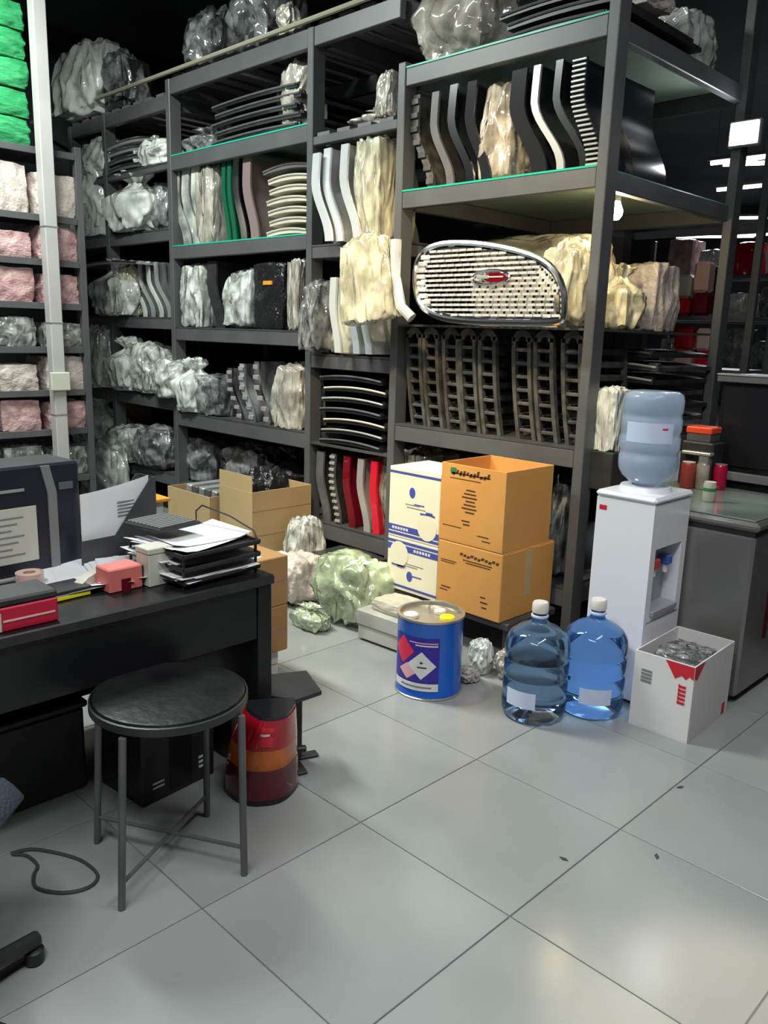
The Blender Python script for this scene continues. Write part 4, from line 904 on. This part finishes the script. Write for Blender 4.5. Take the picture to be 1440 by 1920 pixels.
# computer tower / till case at the left
tw = thing('computer_case', 'black computer case with a grey stripe standing on the desk', 'computer', (-2.62, 1.20, DT), R_(4))
part('case', MB().b2((-.20, -.52, .012), (0, 0, .365), .008), 'navy', tw)
part('stripe', MB().prism([(-.135, .36), (-.105, .36), (-.085, .27), (-.085, .02), (-.115, .02), (-.115, .27)], 0, -.001, .006), 'midgrey', tw, 0)
part('side_grip', MB().b2((.0002, -.075, .275), (.004, -.025, .30), .002), 'greyplas', tw)
part('notice_sheet', MB().b2((.0002, -.36, .055), (.0025, -.155, .235), .001), 'ivory', tw, label='pale printed notice')
strokes('notice_print', tw, 'greyp', (.0026, 0, 0), (0, 1, 0), (0, 0, 1), [(-.35, .20-.02*i, .15-.02*(i % 3), .006) for i in range(7)], .0004)
part('slot', MB().b2((.0002, -.30, .285), (.003, -.19, .295), .001), 'satin', tw)
part('base_strip', MB().b2((-.18, -.50, 0), (.012, -.02, .0115), .002), 'satin', tw)
# magazine file with paper
mf = thing('magazine_file', 'dark grey magazine file with a white sheet, between computer case and trays', 'file holder', (-2.60, 1.47, DT), R_(6))
pv = [(-.30, 0), (0, 0), (0, .285), (-.02, .285), (-.17, .10), (-.30, .10)]
part('side_panel', MB().prism(pv, 0, -.004, 0), 'filegrey', mf, 0); part('side_panel', MB().prism(pv, 0, -.094, -.09), 'filegrey', mf, 0)
part('spine', MB().b2((-.0895, -.004, 0), (-.0045, 0, .285)), 'filegrey', mf, 0); part('base', MB().b2((-.0895, -.30, 0), (-.0045, -.0045, .004)), 'filegrey', mf, 0)
sh = MB(); n = 10; vs_ = []
for i in range(n+1):
    u = i/n; y = -.285+.27*u; zt = .255+.035*u*u
    vs_ += [(-.02-.01*math.sin(3*u), y, .006), (-.02-.012*math.sin(3*u), y, zt)]
sh.add(vs_+[(a-.002, b, c) for a, b, c in vs_], [(2*i, 2*i+2, 2*i+3, 2*i+1) for i in range(n)]+[(2*i+1+2*n+2, 2*i+3+2*n+2, 2*i+2+2*n+2, 2*i+2*n+2) for i in range(n)])
shp = tag(part('paper_sheet', sh, 'paper', None, 60), 'curved white sheet standing in the magazine file', 'paper'); shp.location = mf.location+Vector((.0, 0, 0)); shp.rotation_euler = mf.rotation_euler
strokes('print_lines', shp, 'greyp', (-.0285, 0, 0), (0, 1, 0), (0, 0, 1), [(-.14, .205-.012*i, .08, .004) for i in range(5)], .0006)
# letter trays
tr = thing('letter_tray', 'black two-tier letter tray heaped with papers at the desk end', 'letter tray', (-2.19, 1.625, DT), R_(4))
for k, z in enumerate((.012, .055, .098)):
    part('tray', MB().b2((-.33, -.31, z), (0, 0, z+.004), .001), 'blackplas', tr)
    part('front_lip', MB().b2((-.003, -.31, z+.0045), (.003, 0, z+.016), .001), 'blackplas', tr); part('side_lip', MB().b2((-.33, -.003, z+.0045), (-.004, .003, z+.016), .001), 'blackplas', tr)
    part('side_lip', MB().b2((-.33, -.313, z+.0045), (-.004, -.307, z+.016), .001), 'blackplas', tr)
for x in (-.32, -.02):
    for y in (-.305, -.012): part('upright', MB().b2((x, y, 0), (x+.008, y+.008, .098), .001), 'blackplas', tr)
part('wire_arch', MB().tube([(-.33, -.02, .10), (-.33, -.02, .16), (-.30, -.015, .185), (-.15, -.01, .17), (-.03, -.005, .14), (-.01, -.002, .105)], .003, 6), 'blackplas', tr)
def sheets(label, loc, rz, n, sx, sy, seed, mt='paper', curl=.012, name='paper_stack'):
    rnd = random.Random(seed); t = thing(name, label, 'papers', loc, rz)
    for i in range(n):
        m = MB(); N = 6; vs_ = []; ox, oy = rnd.uniform(-.025, .025), rnd.uniform(-.025, .025); c_ = curl*rnd.uniform(.3, 1); a = rnd.uniform(-.22, .22)
        for iy in range(N+1):
            for ix_ in range(2):
                x, y = (ix_-.5)*sx, (iy/N-.5)*sy
                z = c_*max(0, (abs(iy/N-.5)*2-.5))**2*2+.0026*i
                vs_.append((ox+x*math.cos(a)-y*math.sin(a), oy+x*math.sin(a)+y*math.cos(a), z))
        K = len(vs_); vs_ += [(p[0], p[1], p[2]+.0012) for p in vs_]
        fs = []
        for iy in range(N): q = 2*iy; fs += [(q, q+2, q+3, q+1), (K+q, K+q+1, K+q+3, K+q+2)]
        m.add(vs_, fs); part('sheet', m, mt, t, 60)
    return t
sheets('loose white sheets lying on the upper tier of the letter tray', (-2.35, 1.46, DT+.104), .2, 5, .24, .30, 1, curl=.03)
sheets('papers between the two upper tiers of the letter tray', (-2.36, 1.46, DT+.061), .1, 6, .26, .31, 2)
sheets('papers on the lowest tier of the letter tray, sticking out to the front', (-2.34, 1.46, DT+.018), .12, 7, .28, .32, 3)
kb = thing('ribbed_pad', 'black ribbed pad lying on the papers of the letter tray', 'pad', (-2.44, 1.41, DT+.150), R_(10))
part('plate', MB().b2((-.09, -.10, 0), (.09, .08, .012), .003), 'blackplas', kb)
for i in range(9): part('rib', MB().b2((-.083+.019*i, -.09, .0122), (-.072+.019*i, .07, .018), .001), 'midgrey', kb)
sheets('white papers spread beside the computer case', (-2.48, 1.14, DT+.001), 1.4, 6, .22, .32, 5, curl=.03)
sheets('white papers spread in front of the magazine file', (-2.42, 1.27, DT+.017), 1.2, 4, .21, .28, 6, curl=.02)
p = DP(303, 1097); wb = thing('small_box', 'ivory upright small box at the desk edge by the trays', 'box', (p.x-.03, p.y, DT), R_(3))
part('body', MB().b2((-.045, -.045, 0), (.03, .045, .105), .003), 'ivory', wb); part('lid', MB().b2((-.047, -.047, .1055), (.032, .047, .125), .003), 'ivory', wb)
p = DP(240, 1108); pb = thing('small_box', 'salmon red box with dark side at the desk edge', 'box', (p.x-.04, p.y, DT), R_(2))
part('body', MB().b2((-.05, -.06, 0), (.035, .055, .075), .004), 'salmon', pb); part('dark_end', MB().b2((-.045, .0552, .003), (.03, .062, .07), .002), 'blackplas', pb); part('slit', MB().b2((.0352, -.02, .0), (.037, .012, .04)), 'maroon', pb, 0)
p = DP(185, 1105); sp = thing('stapler', 'beige stapler lying left of the salmon red box', 'stapler', (p.x-.03, p.y-.01, DT), R_(-68))
part('base', MB().b2((-.07, -.018, 0), (.07, .018, .012), .004), 'stapler', sp)
part('arm', MB().prism([(-.07, .0125), (.065, .0125), (.07, .022), (.03, .042), (-.05, .058), (-.072, .05)], 1, -.017, .017), 'stapler', sp, 50)
p = DP(130, 1120); nb_ = thing('notepad', 'dark note block with a yellow edge left of the stapler', 'notepad', (p.x-.01, p.y, DT), R_(4))
part('block', MB().b2((-.07, -.06, 0), (.03, .06, .02), .002), 'stapler', nb_); part('cover', MB().b2((-.072, -.062, .0205), (.032, .062, .03), .002), 'blackplas', nb_); part('yellow_edge', MB().b2((.0302, -.05, .004), (.033, .055, .012)), 'yellow', nb_, 0)
p = DP(72, 1110); pk = thing('tape_roll', 'pinkish white roll lying behind the red box', 'roll', (p.x-.06, p.y, DT))
part('roll', MB().lathe([(.018, 0), (.042, 0), (.042, .05), (.018, .05), (.018, 0)], 24, cap=False), 'pinklens', pk); part('core', MB().lathe([(.0175, .001), (.0175, .05)], 20, cap=False), 'kraft', pk)
rt = thing('red_box', 'crimson box with black lid at the left desk edge', 'box', (-2.16, .91, DT), R_(0))
part('body', MB().b2((-.13, -.24, 0), (0, 0, .068), .004), 'redtool', rt); part('lid', MB().b2((-.132, -.242, .0685), (.0, .0, .092), .006), 'blackplas', rt)
part('pale_label', MB().b2((.0002, -.235, .004), (.002, -.155, .055)), 'ivory', rt, 0); part('white_line', MB().b2((.0002, -.15, .028), (.002, -.01, .033)), 'pinklens', rt, 0)
kbd = thing('keyboard_tray', 'black device with red edge under the desk front', 'device', (-2.20, .98, .45))
# small orange-topped item standing behind the letter tray
p = DP(318, 960); ot = thing('desk_organiser', 'pale organiser with an orange top behind the trays', 'organiser', (-2.90, 1.60, DT))
part('cup', MB().b2((-.05, -.06, 0), (.04, .05, .13), .004), 'greywrap', ot); part('orange_top', MB().b2((-.06, -.08, .131), (.06, .07, .145), .003), 'orangeplas', ot)
bpy.data.objects.remove(kbd)
# ------------------------------------------------------------------ things under the desk
ub = thing('black_carton', 'black carton with white print marks behind the stool', 'carton', (-2.285, 1.49, 0), R_(6))
part('body', MB().b2((-.24, -.30, 0), (0, 0, .34), .004), 'blackplas', ub)
part('side_groove', MB().b2((.0002, -.19, .02), (.002, -.10, .33)), 'screen', ub, 0)
strokes('white_print', ub, 'labwhite', (.0005, 0, 0), (0, 1, 0), (0, 0, 1), [(-.07, .05+.018*i, .045, .009) for i in range(3)]+[(-.26, .05+.016*i, .045, .006) for i in range(2)])
ub2 = thing('black_crate', 'black crate in the shade under the desk, left of the stool', 'crate', (-2.50, 1.12, 0))
part('body', MB().b2((-.34, -.32, 0), (0, 0, .30), .01), 'blackplas', ub2); part('rim', MB().b2((-.35, -.33, .3005), (.01, .01, .325), .006), 'blackplas', ub2)
# ------------------------------------------------------------------ stool
st = thing('stool', 'round black stool with four thin legs and a crossed brace', 'stool', (-1.967, 1.117, 0))
part('seat', MB().lathe([(0, .503), (.185, .503), (.21, .507), (.216, .517), (.216, .533), (.21, .542), (.20, .5435), (0, .544)], 48, (.012, .012, 0), cap=False), 'seat', st)
part('seat_rim', MB().lathe([(.2165, .511), (.2215, .513), (.2215, .535), (.2165, .537)], 48, (.012, .012, 0), cap=False), 'blackplas', st)
LG = [(.109, -.209), (.215, .121), (-.215, -.12), (-.11, .206)]
for (x, y) in LG:
    part('leg', MB().tube([(x, y, .0), (x*.93+.008, y*.93+.008, .503)], .0105, 10), 'greyplas', st)
for a_, b_, z in ((0, 3, .075), (1, 2, .09)):
    part('brace', MB().tube([(LG[a_][0], LG[a_][1], z), (LG[b_][0], LG[b_][1], z)], .006, 8), 'greyplas', st)
# ------------------------------------------------------------------ tail lamp and stand
tl = thing('tail_lamp', 'red car tail lamp with an amber band on the floor by the stool', 'car lamp', (-2.085, 1.55, 0), R_(56))
def lamp_shell(z0, z1, sc, inset=0.0, n=22, rows_=8):
    mb = MB(); vs_ = []; fs = []
    for r in range(rows_+1):
        z = z0+(z1-z0)*r/rows_; q = z/.315
        half = .125*(1-.34*q)+.012*math.sin(math.pi*q); dep = .105*(1-.12*q)
        for i in range(n+1):
            u = i/n*2-1; x = half*u+(.125-half)*.8; y = -dep*(1-abs(u)**3.2)*(.75+.25*math.cos(u*1.2))+inset
            vs_.append((x*sc, y, z))
        vs_ += [(half*sc+(.125-half)*.8, .05, z), (-half*sc+(.125-half)*.8, .05, z)]
    k = n+3
    for r in range(rows_):
        for i in range(k): j = (i+1) % k; fs.append((r*k+i, r*k+j, (r+1)*k+j, (r+1)*k+i))
    fs += [tuple(range(k))[::-1], tuple(rows_*k+i for i in range(k))]
    return mb.add(vs_, fs)
part('base_trim', lamp_shell(.0, .018, 1.0), 'blackgloss', tl, 50)
part('lower_lens', lamp_shell(.0185, .125, 1.0), 'maroon', tl, 50, label='dark maroon lens')
part('amber_lens', lamp_shell(.1255, .195, .992), 'amber', tl, 50, label='amber indicator band')
ul = part('upper_lens', lamp_shell(.1955, .302, 1.0), 'redlens', tl, 50, label='bright red lens')
part('reflector', lamp_shell(.212, .245, .62, -.004), 'redbright', ul, 50); part('reflector', lamp_shell(.262, .278, .70, -.003), 'redbright', ul, 50); part('reflector', lamp_shell(.249, .256, .45, -.004), 'pinklens', ul, 50)
part('top_trim', lamp_shell(.3025, .315, .97), 'blackgloss', tl, 50)
part('mount_bracket', MB().b2((.085, .052, .10), (.16, .075, .12), .004), 'blackplas', tl); part('back_housing', MB().b2((-.10, .051, .02), (.09, .075, .28), .01), 'blackplas', tl)
fs_ = thing('floor_stand', 'small black stand with a broad top plate behind the tail lamp', 'stand', (-2.175, 1.755, 0), R_(-20))
part('top_plate', MB().prism([(-.12, -.09), (.06, -.10), (.125, -.03), (.09, .08), (-.10, .09)], 2, .285, .30), 'blackplas', fs_, 0)
part('column', MB().b2((-.03, -.03, .012), (.03, .03, .285), .004), 'blackplas', fs_); part('foot', MB().b2((-.10, -.02, 0), (.12, .02, .012), .003), 'blackplas', fs_); part('foot', MB().b2((-.02, -.10, 0), (.02, .10, .0115), .003), 'blackplas', fs_)
# ------------------------------------------------------------------ swivel chair at the left edge, cable, floor scraps
sc = thing('office_chair', 'blue-grey swivel chair cut by the left edge of the picture', 'chair', (-1.75, .38, 0), 0)
part('column', MB().lathe([(.03, .07), (.03, .25), (.022, .25), (.022, .40), (0, .40)], 20), 'blackplas', sc)
for k in range(5):
    a = math.atan2(.28, -.08)+k*2*math.pi/5; dx, dy = math.cos(a), math.sin(a)
    lg = part('base_leg', MB().tube([(0, 0, .10), (dx*.15, dy*.15, .085), (dx*.30, dy*.30, .06)], .020, 8), 'blackplas', sc)
    part('caster', MB().lathe([(.02, 0), (.024, .004), (.024, .036), (.015, .042), (0, .042)], 14, (dx*.29, dy*.29, 0)), 'blackplas', lg)
se = part('seat', MB().box((0, 0, 0), (.42, .42, .10), .045), 'chair', sc, 89); se.location = (-.165, .035, .425)
se.rotation_euler = (0, 0, .78)
bk = part('backrest', MB().box((0, 0, 0), (.42, .07, .5), .03), 'chair', sc); bk.location = (.02, -.28, .80); bk.rotation_euler = (R_(8), 0, .55)
part('back_support', MB().tube([(.0, 0, .36), (.02, -.26, .355), (.03, -.32, .60)], .014, 8), 'blackplas', sc)
cpx = [(20, 1600), (60, 1592), (110, 1600), (150, 1612), (178, 1632), (182, 1648), (165, 1664), (130, 1673), (95, 1672), (66, 1662), (63, 1640), (70, 1622), (50, 1604), (24, 1602)]
pts = [FL(x, y, .006) for x, y in cpx]; sp_ = []
for i in range(len(pts)-1):
    for t_ in (0, .33, .66):
        p0, p1, p2, p3 = pts[max(i-1, 0)], pts[i], pts[i+1], pts[min(i+2, len(pts)-1)]
        sp_.append(.5*((2*p1)+(-p0+p2)*t_+(2*p0-5*p1+4*p2-p3)*t_*t_+(-p0+3*p1-3*p2+p3)*t_**3))
one('cable', MB().tube(sp_+[pts[-1]], .005, 6), 'cable', 'dark cable looped on the floor beside the swivel chair', 'cable')
for i, (x, y) in enumerate(((1056, 1611), (1275, 1477), (1232, 1607))):
    p = FL(x, y, 0); one('floor_scrap', MB().prism([(-.014, 0), (.0, -.006), (.016, .002), (.004, .008)], 2, 0.0005, .003), 'cable', 'tiny dark scrap on the open floor, '+['nearest the middle', 'farthest back', 'on the right-hand tile joint'][i], 'scrap', (p.x, p.y, 0), (0, 0, i), smooth=0)
# ------------------------------------------------------------------ floodlight, rear racks and far tubes
fl_ = thing('floodlight', 'glaring white LED floodlight on the rear post of the right bay', 'lamp', (-2.075, 4.86, 2.70))
part('housing', MB().b2((-.09, .0, -.07), (.09, .035, .07), .008), 'midgrey', fl_); part('led_panel', MB().b2((-.075, -.006, -.055), (.075, -.0005, .055), .002), 'lampon', fl_)
part('bracket', MB().b2((-.08, .0355, -.012), (-.02, .05, .012), .002), 'midgrey', fl_)
rr = thing('shelf_rack', 'rack behind the right bay with red tail lamps on it', 'shelving', (-2.85, 5.75, 0))
za, zb_ = PY(1300, 592, 5.8).z, PY(1300, 690, 5.8).z
for x in (-.62, .55):
    for y in (0, .40): part('post', MB().b2((x, y, 0), (x+.05, y+.05, 2.9), .004), 'steel', rr)
for z in (zb_, za, za+.62): part('shelf_board', MB().b2((-.57, .005, z-.03), (.549, .445, z), .003), 'greyplas', rr)
def small_lamp(label, x0, x1, yt, z, mt, mt2):
    xc, wd_, h = on_shelf(x0, x1, yt, z, 5.85); t = thing('tail_lamp', label, 'car lamp', (xc, 5.85, z), 0, 'tail lamps on the rear rack')
    prof_ = [(0, -wd_/2), (.10, -wd_/2), (.10, wd_/2), (0, wd_/2)]
    part('lower_lens', MB().b2((-wd_/2, -.02, 0), (wd_/2, .10, h*.42), .02), mt2, t); part('upper_lens', MB().b2((-wd_/2, -.03, h*.425), (wd_/2, .10, h), .02), mt, t)
    part('housing', MB().b2((-wd_*.4, .101, .01), (wd_*.4, .16, h*.95), .01), 'blackplas', t)
small_lamp('red and white tail lamp, upper left of four on the rear rack', 1272, 1300, 515, za+.001, 'satin', 'redlens')
small_lamp('pale tail lamp, upper right of four on the rear rack', 1306, 1334, 490, za+.001, 'pinklens', 'maroon')
small_lamp('bright red tail lamp, lower left of four on the rear rack', 1268, 1302, 612, zb_+.001, 'redlens', 'pinklens')
small_lamp('pink tail lamp, lower right of four on the rear rack', 1308, 1336, 615, zb_+.001, 'pinklens', 'redbright')
fr = thing('shelf_rack', 'distant rack with pale bundles beyond the black cabinet', 'shelving', (-3.75, 8.6, 0))
for x in (-.8, .75):
    for y in (0, .5): part('post', MB().b2((x, y, 0), (x+.05, y+.05, 2.6), .004), 'steel', fr)
fz = [PY(1415, yy, 8.65).z for yy in (690, 600, 515)]
for z in fz: part('shelf_board', MB().b2((-.74, .005, z-.03), (.74, .545, z), .003), 'greyplas', fr)
for r, z in enumerate(fz):
    for c in range(4):
        mt = [['greywrap', 'wrapd', 'greywrap', 'wrapd'], ['wrapw', 'greywrap', 'wrapw', 'wrapd'], ['pink', 'wrapw', 'redlens', 'wrapw']][r][c]
        bag('plastic_bag', 'small distant bundle on the '+['lowest', 'middle', 'top'][r]+' board of the distant rack, '+['first', 'second', 'third', 'fourth'][c]+' from left', mt, -4.25+c*.34, 8.85, z, .28, .35, .28+.06*((r+c) % 3), 'parcel', 1+(r+c) % 4, group='distant bundles')
def tube_light(label, x, y, z, L, rz):
    t = thing('tube_light', label, 'ceiling light', (x, y, z), rz, 'far ceiling tubes')
    part('housing', MB().b2((-L/2, -.06, .02), (L/2, .06, .06), .005), 'midgrey', t); part('tube', MB().tube([(-L/2+.02, 0, 0), (L/2-.02, 0, 0)], .024, 10), 'tubeon', t)
    for s_ in (-1, 1): part('hanger', MB().tube([(s_*L*.4, 0, .06), (s_*L*.4, 0, CEIL-z)], .004, 5), 'midgrey', t)
for i, (px, py, yy, L, lb_) in enumerate(((1385, 300, 10.2, .7, 'nearest glowing ceiling tube in the far hall, just under the floodlight'), (1425, 306, 11.0, .9, 'glowing ceiling tube at the right edge, level with the nearest one'), (1428, 348, 12.3, 1.3, 'glowing ceiling tube at the right edge, third row back'),
                                           (1428, 408, 15.5, 1.4, 'glowing ceiling tube at the right edge, fourth row back'), (1428, 440, 17.5, 1.5, 'farthest glowing ceiling tube at the right edge'), (1340, 444, 18.0, 1.6, 'faint far ceiling tube seen through the right bay'))):
    p = PY(px, py, yy); tube_light(lb_, p.x, p.y, p.z, L, R_(25) if i % 2 else 0)
